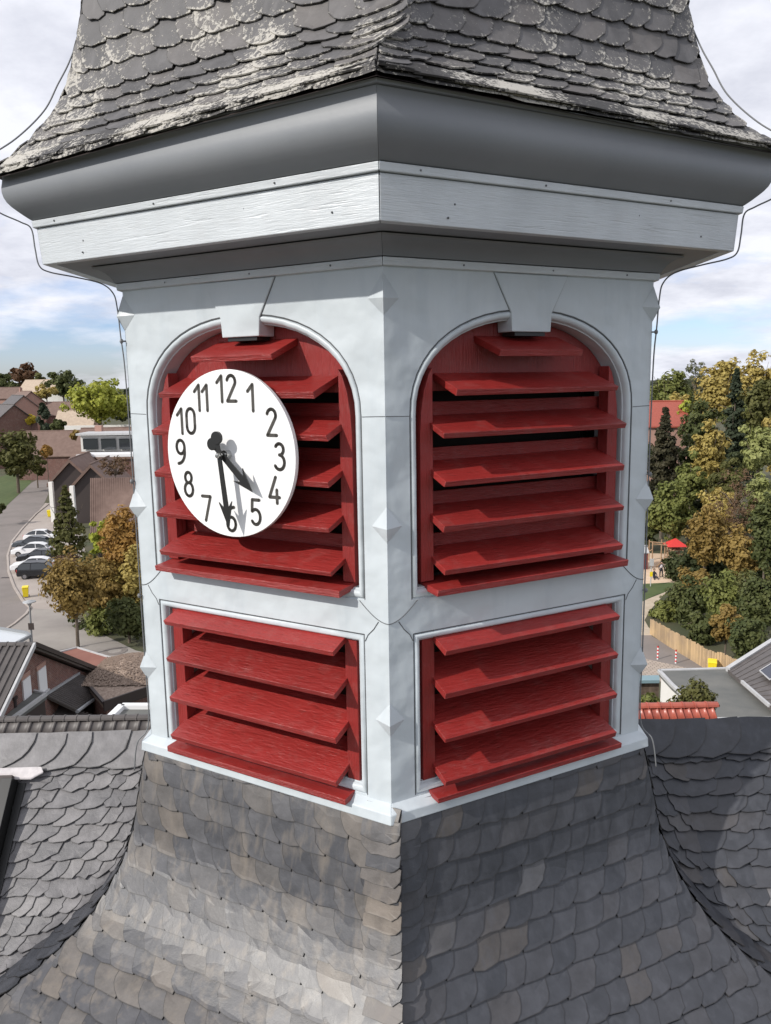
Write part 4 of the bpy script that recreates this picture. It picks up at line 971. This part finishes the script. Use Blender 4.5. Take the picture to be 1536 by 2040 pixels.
# red house roof seen through the trees
house('red_roofed_house', A(1262, 800, 125), R(-3), 7.2, 3.6, R(42), MBRICKP, MTILER, 'red tiled house half hidden behind dark conifers at the right of the turret', 'house')
house('play_hut', A(1262, 1088, 86), R(0), 1.3, .8, R(30), simple('hut_red', (.14, .03, .03)), MTRIM, 'dark red hut behind the playground at the turret edge', 'hut', over=.1, th=.08)

# fence of upright planks
fn = thing('plank_fence', G(1350, 1295), 'sunlit fence of upright wooden planks curving along the lane at the right', 'fence')
path = [G(1296, 1264), G(1330, 1287), G(1370, 1311), G(1412, 1337), G(1440, 1345), G(1470, 1362)]
L_ = [0]
for a, b in zip(path, path[1:]): L_.append(L_[-1] + (b - a).length)
pm = []
s_ = 0; vs_ = None; idx = 0
while s_ < L_[-1]:
    i = max(j for j in range(len(L_) - 1) if L_[j] <= s_); p = path[i].lerp(path[i + 1], (s_ - L_[i]) / (L_[i + 1] - L_[i])); d = (path[i + 1] - path[i]).normalized()
    h = 1.25 + random.uniform(-.06, .06) + .25 * (s_ / L_[-1]); mb = MB(); mb.box((p.x, p.y, h / 2 + .02), (.17, .05, h), rz=math.atan2(d.y, d.x)); mb.build('plank', MPLANK, fn); s_ += .19
for hh in (.35, 1.0):
    mb = MB()
    for a, b in zip(path, path[1:]): o_ = Vector((.07, .07, hh)); mb.beam(a + o_, b + o_, .05, .09)
    mb.build('rail', MPLANK, fn)
# striped bollards
MSTR = simple('red_band', (.6, .03, .03), rough=.5)
for i, (x, y) in enumerate(((1310, 1314), (1346, 1322))):
    b = G(x, y); t = thing('bollard', b, ['red and white striped post nearer the turret on the grey lane', 'red and white striped post nearer the yellow bin on the grey lane'][i], 'bollard', 'striped posts across the lane')
    mb = MB(); mb.tube([b, b + Vector((0, 0, 1.0))], .055, 10); mb.build('post', MWTRIM, t)
    for k in range(4): mb = MB(); mb.tube([b + Vector((0, 0, .13 + .25 * k)), b + Vector((0, 0, .25 + .25 * k))], .058, 10); mb.build('red_band', MSTR, t)
def wheelie(b, yaw, label):
    t = thing('wheelie_bin', b, label, 'bin'); M_ = Matrix.Translation(b) @ Matrix.Rotation(yaw, 4, 'Z')
    def bx(pts, name, mat, bev=.01):
        mb = MB(); n = len(pts) // 2; mb.add([M_ @ Vector(p) for p in pts], [list(range(n))[::-1], [n + i for i in range(n)]] + [[i, (i + 1) % n, n + (i + 1) % n, n + i] for i in range(n)]); return mb.build(name, mat, t, bevel=bev)
    bx([(-.21, -.25, .1), (.21, -.25, .1), (.21, .22, .1), (-.21, .22, .1), (-.28, -.36, .98), (.28, -.36, .98), (.28, .34, .98), (-.28, .34, .98)], 'body', MYEL, .02)
    bx([(-.30, -.39, .99), (.30, -.39, .99), (.30, .36, .99), (-.30, .36, .99), (-.27, -.36, 1.07), (.27, -.36, 1.07), (.27, .33, 1.09), (-.27, .33, 1.09)], 'lid', MYEL, .015)
    mb = MB(); mb.tube([M_ @ Vector((-.25, .42, 1.0)), M_ @ Vector((.25, .42, 1.0))], .02, 8); mb.build('handle', MYEL, t)
    for sx in (-1, 1): mb = MB(); mb.disc(M_ @ Vector((sx * .24, .22, .1)), M_.to_3x3() @ Vector((sx, 0, 0)), .1, .05, 14); mb.build('wheel', MYDK, t)
wheelie(G(52, 1190), R(20), 'yellow wheeled bin standing alone on the kerb below the parked cars')
wheelie(G(1418, 1346), R(-20), 'yellow wheeled bin at the lower end of the plank fence behind the flat roof')
wheelie(G(99, 1030), R(10), 'small distant yellow bin beside the white pillar, behind the pine')
# lamp
b = G(65, 1305); t = thing('street_lamp', b, 'grey street lamp with a mushroom head and a small dark sign by the kerb', 'street lamp'); tz = onplane(58, 1202, b, Vector((0, 1, 0))).z
top = onplane(59, 1206, b, Vector((0, 1, 0)))
mb = MB(); mb.tube([b, Vector((top.x, b.y, top.z))], [.09, .06], 10); mb.build('post', MLAMPP, t)
mb = MB(); p = Vector((top.x, b.y, top.z)); mb.tube([p, p + Vector((0, 0, .25))], [.1, .22], 12); mb.build('lamp_head', MTRIM, t)
mb = MB(); mb.tube([p + Vector((0, 0, .25)), p + Vector((0, 0, .30)), p + Vector((0, 0, .40))], [.48, .46, .1], 16); mb.build('lamp_cap', MZINC, t)
sp = onplane(62, 1248, b + Vector((0, -.12, 0)), Vector((0, 1, 0))); mb = MB(); mb.box(sp, (.42, .04, .5)); mb.build('sign_plate', MBROWN, t)
# posts by the street tree and in the shrubs
b = G(168, 1118); mb = MB(); mb.tube([b, b + Vector((0, 0, 3.6))], .05, 8); tag(mb.build('flagpole', MTRIM), 'thin pale pole rising between the pine and the orange trees', 'pole')
for (x, y, lab) in ((10, 1150, None),): pass
for i, (x, y) in enumerate(((229, 1298), )):
    c = G(x, y); mb = MB(); mb.tube([c + Vector((0, 0, .02)), c + Vector((0, 0, .05))], [.9, .9], 28); o = mb.build('manhole_ring', MASPH); tag(o, 'dark round manhole ring in the concrete drive', 'manhole cover')
    m2 = MB(); m2.tube([c + Vector((0, 0, .05)), c + Vector((0, 0, .06))], [.5, .5], 24); m2.build('cover', MCONC, o)
for i, (x, y) in enumerate(((13, 1151), (52, 1038))):
    c = G(x, y); mb = MB(); mb.box(c + Vector((0, 0, .015)), (1.1, .45, .02)); tag(mb.build('drain_grate', MBROWN), ['dark drain grate in the road left of the parked cars', 'dark drain grate in the road beyond the parked cars'][i], 'drain', 'drain grates in the road')

# ------------------------------------------------------------------ cars
def carmat(n, c, r_=.25): return simple(n, c, rough=r_, spec=.6)
CM = {'white': carmat('white_car_paint', (.8, .8, .8)), 'black': carmat('black_car_paint', (.012, .012, .014)), 'grey': carmat('dark_grey_car_paint', (.07, .08, .09))}
MTAIL = simple('tail_light', (.5, .01, .01), rough=.3); MHEAD = simple('headlight', (.7, .72, .75), rough=.15); MTYRE = simple('tyre', (.015, .015, .015), rough=.8); MRIM = simple('rim', (.4, .4, .42), rough=.3, metal=1)
def car(b, yaw, paint, label, suv=False, tailnear=False):
    t = thing('parked_car', (0, 0, 0), label, 'car', 'cars parked in the bay by the road'); hh = 1.68 if suv else 1.46; L = 4.4; wd = .9
    prof = [(-2.2, .35), (-2.22, .62), (-2.12, .86), (-1.1 if not suv else -1.15, .98), (1.75 if not suv else 2.05, 1.0), (2.15, .92), (2.2, .55), (2.12, .33)]
    cab = [(-1.15, .96), (-.45, hh - .06), (.1, hh), (1.0, hh - .03), (1.6, hh - .22), (1.95, .98)] if not suv else [(-1.2, .96), (-.65, hh - .06), (.0, hh), (1.5, hh - .03), (1.95, hh - .2), (2.12, .98)]
    def ext(pr, w0, w1, m, name, mat, rows=None):
        mb = MB(); n = len(pr); z0, z1 = min(p[1] for p in pr), max(p[1] for p in pr)
        A_ = [Vector((x, -(w0 + (w1 - w0) * (z - z0) / (z1 - z0)), z)) for x, z in pr]; B_ = [Vector((v.x, -v.y, v.z)) for v in A_]
        mb.add(A_ + B_, [list(range(n)), [n + i for i in range(n)][::-1]] + [[i, (i + 1) % n, n + (i + 1) % n, n + i] for i in range(n)]); return mb.build(name, mat, t, bevel=.05)
    ext(prof, .9, .86, 0, 'body', paint); ext(cab, .80, .62, 0, 'cabin', MGLASS)
    rf = [(x, z + .012) for x, z in cab[1:-1]]; mb = MB(); n = len(rf)
    vs = [Vector((x, sg * .64, z)) for sg in (-1, 1) for x, z in rf]; mb.add(vs + [v + Vector((0, 0, .04)) for v in vs], [[i, i + 1, n + i + 1, n + i] for i in range(n - 1)] + [[2 * n + i, 2 * n + i + 1, 3 * n + i + 1, 3 * n + i] for i in range(n - 1)]); mb.build('roof_panel', paint, t)
    for sg in (-1, 1):
        for (xa, za), (xb, zb) in ((cab[0], cab[1]), (cab[-2], cab[-1]), (((cab[2][0] + cab[3][0]) / 2, hh), ((cab[2][0] + cab[3][0]) / 2 + .05, .98))):
            mb = MB(); mb.beam((xa, sg * (.80 if za < 1.1 else .63), za), (xb, sg * (.80 if zb < 1.1 else .63), zb), .07, .05); mb.build('window_pillar', paint, t)
    for sx in (-1.38, 1.35):
        for sg in (-1, 1):
            mb = MB(); mb.disc((sx, sg * .72, .33), (0, sg, 0), .33, .2, 18); wl = mb.build('wheel', MTYRE, t); m2 = MB(); m2.disc((sx, sg * .92, .33), (0, sg, 0), .2, .012, 12); m2.build('rim', MRIM, wl)
    for sg in (-1, 1):
        mb = MB(); mb.box((-2.17, sg * .66, .72), (.12, .34, .16)); mb.build('headlight', MHEAD, t)
        mb = MB(); mb.box((2.16, sg * .70, .86), (.1, .22, .34 if suv else .18)); mb.build('tail_light', MTAIL, t)
        mb = MB(); mb.box((-.95, sg * .98, 1.0), (.12, .2, .14)); mb.build('mirror', paint, t)
    t.location = b; t.rotation_euler = (0, 0, yaw); t['_loc'] = tuple(b)
cars = [((86, 1078), 184, 'white', 'white car at the far end of the row, its nose towards the pine', False),
        ((66, 1092), 8, 'grey', 'dark grey car parked second from the far end of the row', False),
        ((66, 1106), 6, 'white', 'white car between the dark grey and the black car', False),
        ((78, 1120), 6, 'black', 'black car right in front of the white one, headlight shining', False),
        ((68, 1137), 10, 'white', 'white car mostly hidden behind the black estate', False),
        ((82, 1150), 186, 'black', 'black estate car at the near end of the row with a red tail light', True)]
for (px, y), yw, pt, lab, suv in cars: car(G(px, y), R(yw), CM[pt], lab, suv)

# ------------------------------------------------------------------ playground
t = thing('climbing_tower', G(1345, 1120), 'wooden climbing tower with a red pointed roof and bridge in the sand', 'climbing frame')
bc = G(1344, 1121); px_m = (bc - CAM).dot(fw); 
topz = onplane(1347, 1072, bc, Vector((0, 1, 0))).z; eave = onplane(1347, 1086, bc, Vector((0, 1, 0))).z; hw_ = .62
for sx in (-1, 1):
    for sy in (-1, 1):
        p = bc + Vector((sx * hw_, sy * hw_, 0)); mb = MB(); mb.tube([p, p + Vector((0, 0, eave))], .08, 8); mb.build('post', MWOOD, t)
mb = MB(); mb.add([bc + Vector((x * 1.05, y * 1.05, eave)) for x, y in ((-1, -1), (1, -1), (1, 1), (-1, 1))] + [bc + Vector((0, 0, topz))], [(0, 1, 4), (1, 2, 4), (2, 3, 4), (3, 0, 4), (3, 2, 1, 0)]); mb.build('roof', MREDROOF, t)
for z in (1.0, 1.5): mb = MB(); mb.box(bc + Vector((0, 0, z)), (1.3, 1.3, .08)); mb.build('platform', MWOOD, t)
q1 = G(1299, 1122)
for dy in (0, 1.2):
    for f in (0, .55):
        p = q1.lerp(bc, f) + Vector((0, dy, 0)); mb = MB(); mb.tube([p, p + Vector((0, 0, 2.3))], .07, 8); mb.build('post', MWOOD, t)
    mb = MB(); mb.tube([q1 + Vector((0, dy, 2.1)), bc + Vector((0, dy - .5, 1.9))], .06, 8); mb.build('rail', MWOOD, t)
    mb = MB(); mb.tube([q1 + Vector((-2.6, dy - .4, .2)), q1 + Vector((0, dy, 1.5))], .07, 8); mb.build('ramp_beam', MWOOD, t)
mb = MB(); mb.tube([bc + Vector((-.2, -.6, 1.6)), bc + Vector((-2.6, -2.2, .1))], .09, 8); mb.build('ramp_beam', MWOOD, t)
mb = MB(); p = G(1296, 1168); mb.tube([p, p + Vector((0, 0, 2.5))], .05, 8); sg_ = mb.build('playground_sign', MTRIM); tag(sg_, 'post with a white notice plate and a yellow plate at the edge of the sand', 'sign')
m2 = MB(); m2.box(p + Vector((0, -.08, 2.35)), (.4, .04, .7)); m2.build('notice_plate', MTRIM, sg_); m2 = MB(); m2.box(p + Vector((0, -.08, 1.2)), (.25, .04, .45)); m2.build('yellow_plate', MYEL, sg_)
def person(base, joints, label, cloth):
    """joints: list of (name,(x,y,z),parent index,radius)"""
    me = bpy.data.meshes.new('person'); me.from_pydata([j[0] for j in joints], [(j[1], i) for i, j in enumerate(joints) if j[1] >= 0], []); me.materials.append(cloth)
    o = bpy.data.objects.new('person', me); COL.objects.link(o); o.location = base; o['_loc'] = tuple(base); o['_inv'] = True
    m = o.modifiers.new('skin', 'SKIN'); m.use_smooth_shade = True
    for i, j in enumerate(joints): me.skin_vertices[0].data[i].radius = (j[2], j[2]); me.skin_vertices[0].data[i].use_root = (i == 0)
    o.modifiers.new('sub', 'SUBSURF').levels = 1; tag(o, label, 'person'); return o
try:
    def skinlayer(me):
        import bmesh
        bm = bmesh.new(); bm.from_mesh(me); bm.verts.layers.skin.verify(); bm.to_mesh(me); bm.free()
    _new = bpy.data.meshes.new
    stand = [((0, 0, .62), -1, .10), ((0, 0, .85), 0, .11), ((0, 0, 1.02), 1, .10), ((0, 0, 1.12), 2, .045), ((0, 0, 1.26), 3, .09), ((.09, 0, .56), 0, .075), ((.10, 0, .30), 5, .055), ((.10, 0, .05), 6, .04), ((.10, -.10, .03), 7, .035), ((-.09, 0, .56), 0, .075), ((-.10, .02, .30), 9, .055), ((-.10, .02, .05), 10, .04), ((-.10, -.08, .03), 11, .035), ((.16, 0, 1.0), 2, .045), ((.21, -.03, .78), 13, .038), ((.19, -.12, .60), 14, .03), ((-.16, 0, 1.0), 2, .045), ((-.22, .0, .78), 16, .038), ((-.2, -.1, .60), 17, .03)]
    sit = [((0, 0, .12), -1, .11), ((0, .05, .32), 0, .11), ((0, .04, .50), 1, .10), ((0, .02, .60), 2, .045), ((0, 0, .74), 3, .09), ((.09, -.12, .12), 0, .075), ((.14, -.36, .22), 5, .055), ((.18, -.56, .06), 6, .04), ((.18, -.64, .05), 7, .035), ((-.09, -.12, .12), 0, .075), ((-.13, -.38, .16), 9, .055), ((-.15, -.60, .05), 10, .04), ((-.15, -.68, .05), 11, .035), ((.16, .03, .48), 2, .045), ((.2, -.1, .30), 13, .038), ((.14, -.25, .2), 14, .03), ((-.16, .03, .48), 2, .045), ((-.22, .08, .26), 16, .038), ((-.24, .12, .06), 17, .03)]
    def person2(base, joints, label, cloth, top, hs=1.15):
        me = bpy.data.meshes.new('person'); me.from_pydata([tuple(c * hs for c in j[0]) for j in joints], [(j[1], i) for i, j in enumerate(joints) if j[1] >= 0], []); me.materials.append(cloth); skinlayer(me)
        for i, j in enumerate(joints): me.skin_vertices[0].data[i].radius = (j[2] * hs, j[2] * hs); me.skin_vertices[0].data[i].use_root = (i == 0)
        o = bpy.data.objects.new('person', me); COL.objects.link(o); o.location = base; o['_loc'] = tuple(base); o['_inv'] = True
        o.modifiers.new('skin', 'SKIN').use_smooth_shade = True; o.modifiers.new('sub', 'SUBSURF').levels = 1; tag(o, label, 'person')
        hd = Vector(joints[4][0]) * hs + base; mb = MB(); mb.sphere(hd + Vector((0, .02, .03)), .115, 10); mb.build('hair', MHAIR, o, smooth=True)
        mb = MB(); mb.sphere(hd + Vector((0, -.045, -.02)), .09, 10); mb.build('face', MSKIN, o, smooth=True)
        ch = Vector(joints[1][0]) * hs + base; mb = MB(); mb.sphere(ch + Vector((0, 0, .08)), .17, 10, sc=(1.05, .8, 1.3)); mb.build('top', top, o, smooth=True)
    person2(G(1317, 1149), stand, 'child in pale top and dark trousers standing in the sand', MCLD, MCLP)
    person2(G(1303, 1152), sit, 'child in dark clothes sitting on the sand with legs out', MCLD, MCLD)
except Exception as ex:
    print('PERSON FAIL', ex)

# ================================================================== TREES
def crown_mesh(c, rx, rz_, D, kind, dens, seed):
    rnd = random.Random(seed); vs, fs = [], []; lf = max(.0027 * D, .07)
    area = math.pi * rx * rz_; n = int(min(24000, max(900, area / (lf * lf) * 8.0 * dens)))
    per = {'bare': 26, 'conifer': 26}.get(kind, 40); clumps = max(6, n // per)
    def leaf(p, nr, s):
        nr = (nr + Vector((rnd.gauss(0, .45), rnd.gauss(0, .45), rnd.gauss(0, .45)))).normalized(); x = nr.orthogonal().normalized(); x.rotate(Matrix.Rotation(rnd.uniform(0, 6.28), 3, nr)); y = nr.cross(x)
        b = len(vs); a = s * rnd.uniform(.6, 1.15); q = s * rnd.uniform(.45, .85)
        vs.extend([p + x * a, p + y * q + nr * a * .15, p - x * a, p - y * q + nr * a * .15]); fs.append((b, b + 1, b + 2, b + 3))
    for i in range(clumps):
        if kind == 'conifer':
            h = rnd.random() ** 1.15; th = rnd.uniform(0, 6.28); lvl = min(.995, max(0, round(h * 17) / 17 + rnd.uniform(-.03, .03)))
            rr = rx * (1 - lvl) ** .85 * rnd.uniform(.25, 1.0); cc = c + Vector((rr * math.cos(th), rr * math.sin(th), rz_ * (2 * lvl - 1) - rr * .18)); cr = rx * .27 * (1.15 - lvl) + rx * .03; flat = .45
        elif kind == 'column':
            h = rnd.random(); th = rnd.uniform(0, 6.28); rr = rx * math.sin(math.pi * min(1, (1 - h) * .62 + .03)) * rnd.uniform(.6, .95); cc = c + Vector((rr * math.cos(th), rr * math.sin(th), rz_ * (2 * h - 1))); cr = rx * .28; flat = 1.3
        else:
            v = Vector((rnd.gauss(0, 1), rnd.gauss(0, 1), rnd.gauss(0, 1))).normalized(); q = rnd.uniform(.25, .88) if kind != 'bare' else rnd.uniform(.2, 1)
            lump = 1 + .22 * noise.noise(v * 1.7 + Vector((seed, 0, 0))) ; v2 = Vector((v.x * rx, v.y * rx, v.z * rz_)) * q * lump
            if v.z < -.3: v2 *= .82
            cc = c + v2; cr = min(rx, rz_) * rnd.uniform(.18, .36); flat = .75
            if kind == 'bare': cr *= .8
        for j in range(per):
            d = Vector((rnd.gauss(0, 1), rnd.gauss(0, 1), rnd.gauss(0, 1))).normalized(); rad = cr * rnd.uniform(.55, 1.05)
            leaf(cc + Vector((d.x * rad, d.y * rad, d.z * rad * flat)), d + (cc - c).normalized() * .5 + Vector((0, 0, .35)), lf * (1 if kind != 'bare' else .55))
    return vs, fs
def tree(px, top, bot, hw_, D, kind, col, label, name='tree', dens=1.0, group=None, seed=None, base_z=0, gpx=None):
    seed = seed or int(px * 7 + top * 3 + D)
    T_, B_ = A(px, top, D), A(px, bot, D); c = (T_ + B_) / 2; rx = hw_ * D / F_PX; rz_ = (T_.z - B_.z) / 2; base = Vector((c.x, c.y, base_z))
    t = thing(name, base, label, {'tree': 'tree', 'bush': 'bush', 'conifer': 'tree'}.get(name, 'tree'), group)
    vs, fs = crown_mesh(c, rx, rz_, D, kind, dens, seed); m = leafmat(col, *LEAF[col])
    me = mesh('crown', [v - c for v in vs], fs, m); link('crown' if name != 'bush' else 'foliage', me, t, None, Matrix.Translation(c))
    rnd = random.Random(seed); mb = MB(); tr = max(.06, rx * .07); h0 = c.z + rz_ * .55
    mb.tube([base, Vector((base.x + tr * .4, base.y, base_z + (h0 - base_z) * .45)), Vector((c.x, c.y, h0))], [tr, tr * .75, tr * .22], 8)
    for i in range(7 if kind not in ('column',) else 2):
        f = rnd.uniform(.30, .85); p = base.lerp(Vector((c.x, c.y, h0)), f); p.z = max(p.z, c.z - rz_ * .75); th = rnd.uniform(0, 6.28); e = c + Vector((math.cos(th) * rx * .75, math.sin(th) * rx * .75, rz_ * rnd.uniform(-.1, .75)))
        mb.tube([p, p.lerp(e, .5) + Vector((0, 0, rz_ * .08)), e], [tr * .4, tr * .25, tr * .08], 6)
    mb.build('trunk' if name != 'bush' else 'stems', MTRUNK, t)
TL = [
 (194, 743, 858, 72, 185, 'broad', 'yellowgreen', 'large round yellow-green tree above the dormer house', 'tree'),
 (44, 717, 775, 34, 320, 'broad', 'copper', 'rounded copper-brown tree on the left skyline', 'tree'),
 (8, 742, 785, 24, 310, 'broad', 'darkgreen', 'dark green tree at the left edge of the skyline', 'tree'),
 (80, 740, 782, 22, 315, 'broad', 'olive', 'low olive tree right of the copper tree on the skyline', 'tree'),
 (124, 734, 800, 40, 290, 'broad', 'darkgreen', 'dark blue-green tree left of the big yellow-green tree', 'tree'),
 (92, 766, 800, 34, 262, 'broad', 'golden', 'yellow bush-like tree in front of the sand-coloured roof', 'tree'),
 (28, 758, 790, 15, 275, 'broad', 'darkgreen', 'small dark tree among the far pink houses', 'tree'),
 (87, 806, 860, 16, 200, 'column', 'spruce', 'dark pointed cypress in front of the brick villa', 'conifer'),
 (62, 824, 850, 11, 202, 'broad', 'yellow', 'small yellow shrub left of the dark cypress', 'bush'),
 (114, 834, 862, 16, 198, 'broad', 'darkgreen', 'dark green shrub right of the cypress', 'bush'),
 (158, 852, 885, 16, 165, 'broad', 'amber', 'rusty orange shrub before the brown dormer roof', 'bush'),
 (30, 842, 962, 50, 152, 'broad', 'olive', 'big olive-green tree over the verge at the left edge', 'tree'),
 (72, 905, 952, 22, 160, 'broad', 'olive', 'small olive tree at the far end of the road', 'tree'),
 (92, 885, 915, 14, 168, 'broad', 'orange', 'orange tinted shrub at the end of the road', 'bush'),
 (-6, 998, 1030, 16, 118, 'broad', 'darkgreen', 'clipped dark hedge at the left road side', 'bush'),
 (228, 898, 956, 34, 104, 'bare', 'brown', 'dry brown shrub on the ribbed roof beside the turret', 'tree'),
 (134, 968, 1105, 42, 84, 'conifer', 'olive', 'olive green pine in front of the pointed roofs', 'conifer'),
 (104, 1158, 1185, 22, 78, 'broad', 'darkgreen', 'low dark green bush between the cars and the bin', 'bush'),
 (200, 1020, 1132, 24, 74, 'broad', 'lime', 'narrow yellow-green tree between the pine and the turret', 'tree'),
 (246, 992, 1190, 50, 68, 'broad', 'orange', 'tall orange autumn tree against the turret', 'tree'),
 (146, 1086, 1256, 58, 60.5, 'broad', 'amber', 'amber street tree with a bare trunk in the concrete drive', 'tree'),
 (212, 1105, 1235, 50, 66, 'broad', 'amber', 'amber tree behind the street tree, near the turret', 'tree'),
 (205, 1190, 1288, 40, 67, 'broad', 'mid', 'green shrub under the amber trees', 'bush'),
 (255, 1175, 1296, 46, 64, 'broad', 'darkgreen', 'deep green shrub against the lower left of the turret', 'bush'),
 (130, 1100, 1150, 34, 76, 'broad', 'brown', 'reddish brown foliage leaning over the parked cars', 'tree')]
TR = [
 (1330, 733, 850, 50, 142, 'broad', 'mid', 'green tree rising right beside the turret on the skyline', 'tree'),
 (1386, 704, 790, 27, 185, 'bare', 'grey', 'thin grey-green tree poking above the skyline', 'tree'),
 (1425, 722, 860, 44, 136, 'broad', 'golden', 'golden tree between the grey-green tree and the spruce', 'tree'),
 (1452, 712, 800, 40, 150, 'broad', 'golden', 'golden crown behind the tip of the spruce', 'tree'),
 (1510, 692, 850, 42, 134, 'broad', 'golden', 'tallest golden tree at the right edge of the skyline', 'tree'),
 (1564, 700, 850, 40, 130, 'broad', 'golden', 'golden tree cut by the right edge of the picture', 'tree'),
 (1462, 735, 960, 44, 114, 'conifer', 'spruce', 'tall dark spruce in the wood at the right', 'conifer'),
 (1395, 790, 910, 44, 118, 'broad', 'darkgreen', 'dark green tree left of the tall spruce', 'tree'),
 (1518, 740, 880, 44, 108, 'broad', 'olive', 'olive green tree right of the tall spruce', 'tree'),
 (1365, 790, 850, 28, 124, 'broad', 'lime', 'yellow-green tree above the red tiled roof', 'tree'),
 (1322, 812, 1030, 52, 100, 'conifer', 'pine', 'dark brownish fir beside the turret in front of the red roof', 'conifer'),
 (1372, 850, 1010, 30, 102, 'broad', 'darkgreen', 'dark foliage between the fir and the yellow tree', 'tree'),
 (1412, 826, 1000, 40, 97, 'broad', 'golden', 'golden-yellow tree in the middle of the wood', 'tree'),
 (1512, 826, 960, 38, 91, 'broad', 'pale', 'pale green tree at the right edge below the olive one', 'tree'),
 (1450, 900, 1040, 40, 90, 'broad', 'olive', 'olive tree below the spruce', 'tree'),
 (1335, 955, 1090, 52, 90, 'broad', 'mid', 'green tree above the playground near the turret', 'tree'),
 (1290, 990, 1105, 32, 94, 'broad', 'darkgreen', 'shaded dark tree behind the playground', 'tree'),
 (1520, 930, 1060, 42, 84, 'broad', 'pale', 'yellowish green tree at the right edge halfway up', 'tree'),
 (1462, 935, 1130, 48, 82, 'bare', 'brown', 'thin brown nearly bare tree in the wood', 'tree'),
 (1405, 1000, 1150, 46, 78, 'broad', 'amber', 'amber tree right of the red play roof', 'tree'),
 (1480, 1040, 1180, 46, 74, 'broad', 'amber', 'brown-gold tree above the dark shrubs', 'tree'),
 (1525, 975, 1160, 36, 70, 'broad', 'darkgreen', 'grey-green tree at the right edge above the shrubs', 'tree'),
 (1385, 1120, 1210, 40, 72, 'broad', 'amber', 'amber shrub beside the sandpit', 'bush'),
 (1372, 1140, 1262, 48, 67, 'broad', 'darkgreen', 'dark green shrub along the footpath', 'bush'),
 (1325, 1188, 1252, 34, 68, 'broad', 'mid', 'green shrub at the upper end of the plank fence', 'bush'),
 (1440, 1120, 1270, 52, 63, 'broad', 'mid', 'large mid-green shrub behind the middle of the plank fence', 'bush'),
 (1515, 1120, 1290, 50, 60, 'broad', 'darkgreen', 'large dark green shrub at the right edge', 'bush'),
 (1395, 1205, 1305, 40, 62, 'broad', 'darkgreen', 'dark shrub leaning over the plank fence', 'bush'),
 (1447, 1190, 1300, 34, 58, 'broad', 'yellow', 'shrub with yellowing leaves behind the plank fence', 'bush'),
 (1492, 1215, 1335, 46, 56, 'broad', 'darkgreen', 'dark shrub above the solar roof', 'bush'),
 (1385, 1352, 1440, 46, 27, 'broad', 'olive', 'nearest olive shrub growing beside the white wall over the red tiles', 'bush'),
 (1285, 1368, 1425, 30, 28, 'broad', 'mid', 'green creeper next to the turret above the red tiles', 'bush')]
TR += [
 (1480, 780, 930, 40, 122, 'broad', 'mid', 'mid-green tree behind the tall spruce', 'tree'),
 (1545, 800, 960, 40, 100, 'broad', 'golden', 'golden tree low at the right edge of the wood', 'tree'),
 (1430, 955, 1080, 40, 86, 'broad', 'golden', 'yellow-leaved tree left of the nearly bare tree', 'tree'),
 (1375, 900, 1020, 34, 94, 'broad', 'mid', 'green tree right of the dark fir', 'tree'),
 (1500, 1130, 1230, 44, 66, 'broad', 'olive', 'olive shrub under the brown-gold tree', 'bush'),
 (1350, 775, 860, 32, 132, 'broad', 'golden', 'yellowing tree just above the red tiled roof', 'tree')]
TL += [
 (182, 1090, 1200, 34, 70, 'broad', 'olive', 'olive tree behind the amber street tree', 'tree'),
 (266, 1080, 1240, 40, 66, 'broad', 'golden', 'golden-leaved tree touching the left corner of the turret', 'tree'),
 (172, 1215, 1285, 34, 69, 'broad', 'darkgreen', 'dark shrub right behind the trunk of the street tree', 'bush'),
 (232, 1010, 1100, 26, 76, 'broad', 'amber', 'brownish tree in front of the ribbed roof', 'tree')]
for a in TL + TR:
    px, top, bot, hw_, D, kind, col, label, nm = a
    c2 = {'yellow': 'amber'}.get(col, col) if nm == 'bush' and D < 60 and col == 'yellow' else col
    tree(px, top, bot, hw_, D, kind, c2, label, nm, dens=1.0 if kind != 'bare' else .45)
# far woodland closing the skyline
rnd = random.Random(3); vs, fs = [], []
for i in range(170):
    px = rnd.uniform(-200, 1750)
    if 290 < px < 1250 and rnd.random() < .6: continue
    D = rnd.uniform(340, 620); h = rnd.uniform(9, 15); c = A(px, 765, D); c.z = max(4, c.z - 4); cv, cf = crown_mesh(Vector((c.x, c.y, h * .5 + 3)), rnd.uniform(5, 9), h * .55, D, 'broad', .5, i)
    b = len(vs); vs += cv; fs += [tuple(b + q for q in f) for f in cf]
link('far_woodland', mesh('far_woodland', vs, fs, leafmat('far', (.045, .06, .03), (.10, .105, .05))), None, 'stuff')
rnd = random.Random(5); vs, fs = [], []
for (x0, x1, y0, y1, D) in ((1290, 1560, 1090, 1260, 76), (1290, 1560, 900, 1100, 100), (170, 300, 1200, 1290, 70)):
    for i in range(26):
        px, py = rnd.uniform(x0, x1), rnd.uniform(y0, y1)
        g_ = A(px, py, D + 6)
        if g_.z < 1: g_.z = 1
        if px < 1345 and 1090 < py < 1240: continue
        cv, cf = crown_mesh(Vector((g_.x, g_.y, g_.z)), 1.9, 1.7, D, 'broad', .6, i + 77); b = len(vs); vs += cv; fs += [tuple(b + q for q in f) for f in cf]
link('undergrowth', mesh('undergrowth', vs, fs, leafmat('under', (.03, .042, .018), (.075, .085, .03))), None, 'stuff')
for o in bpy.data.objects:
    for k in ('_loc', '_inv'):
        if k in o: del o[k]
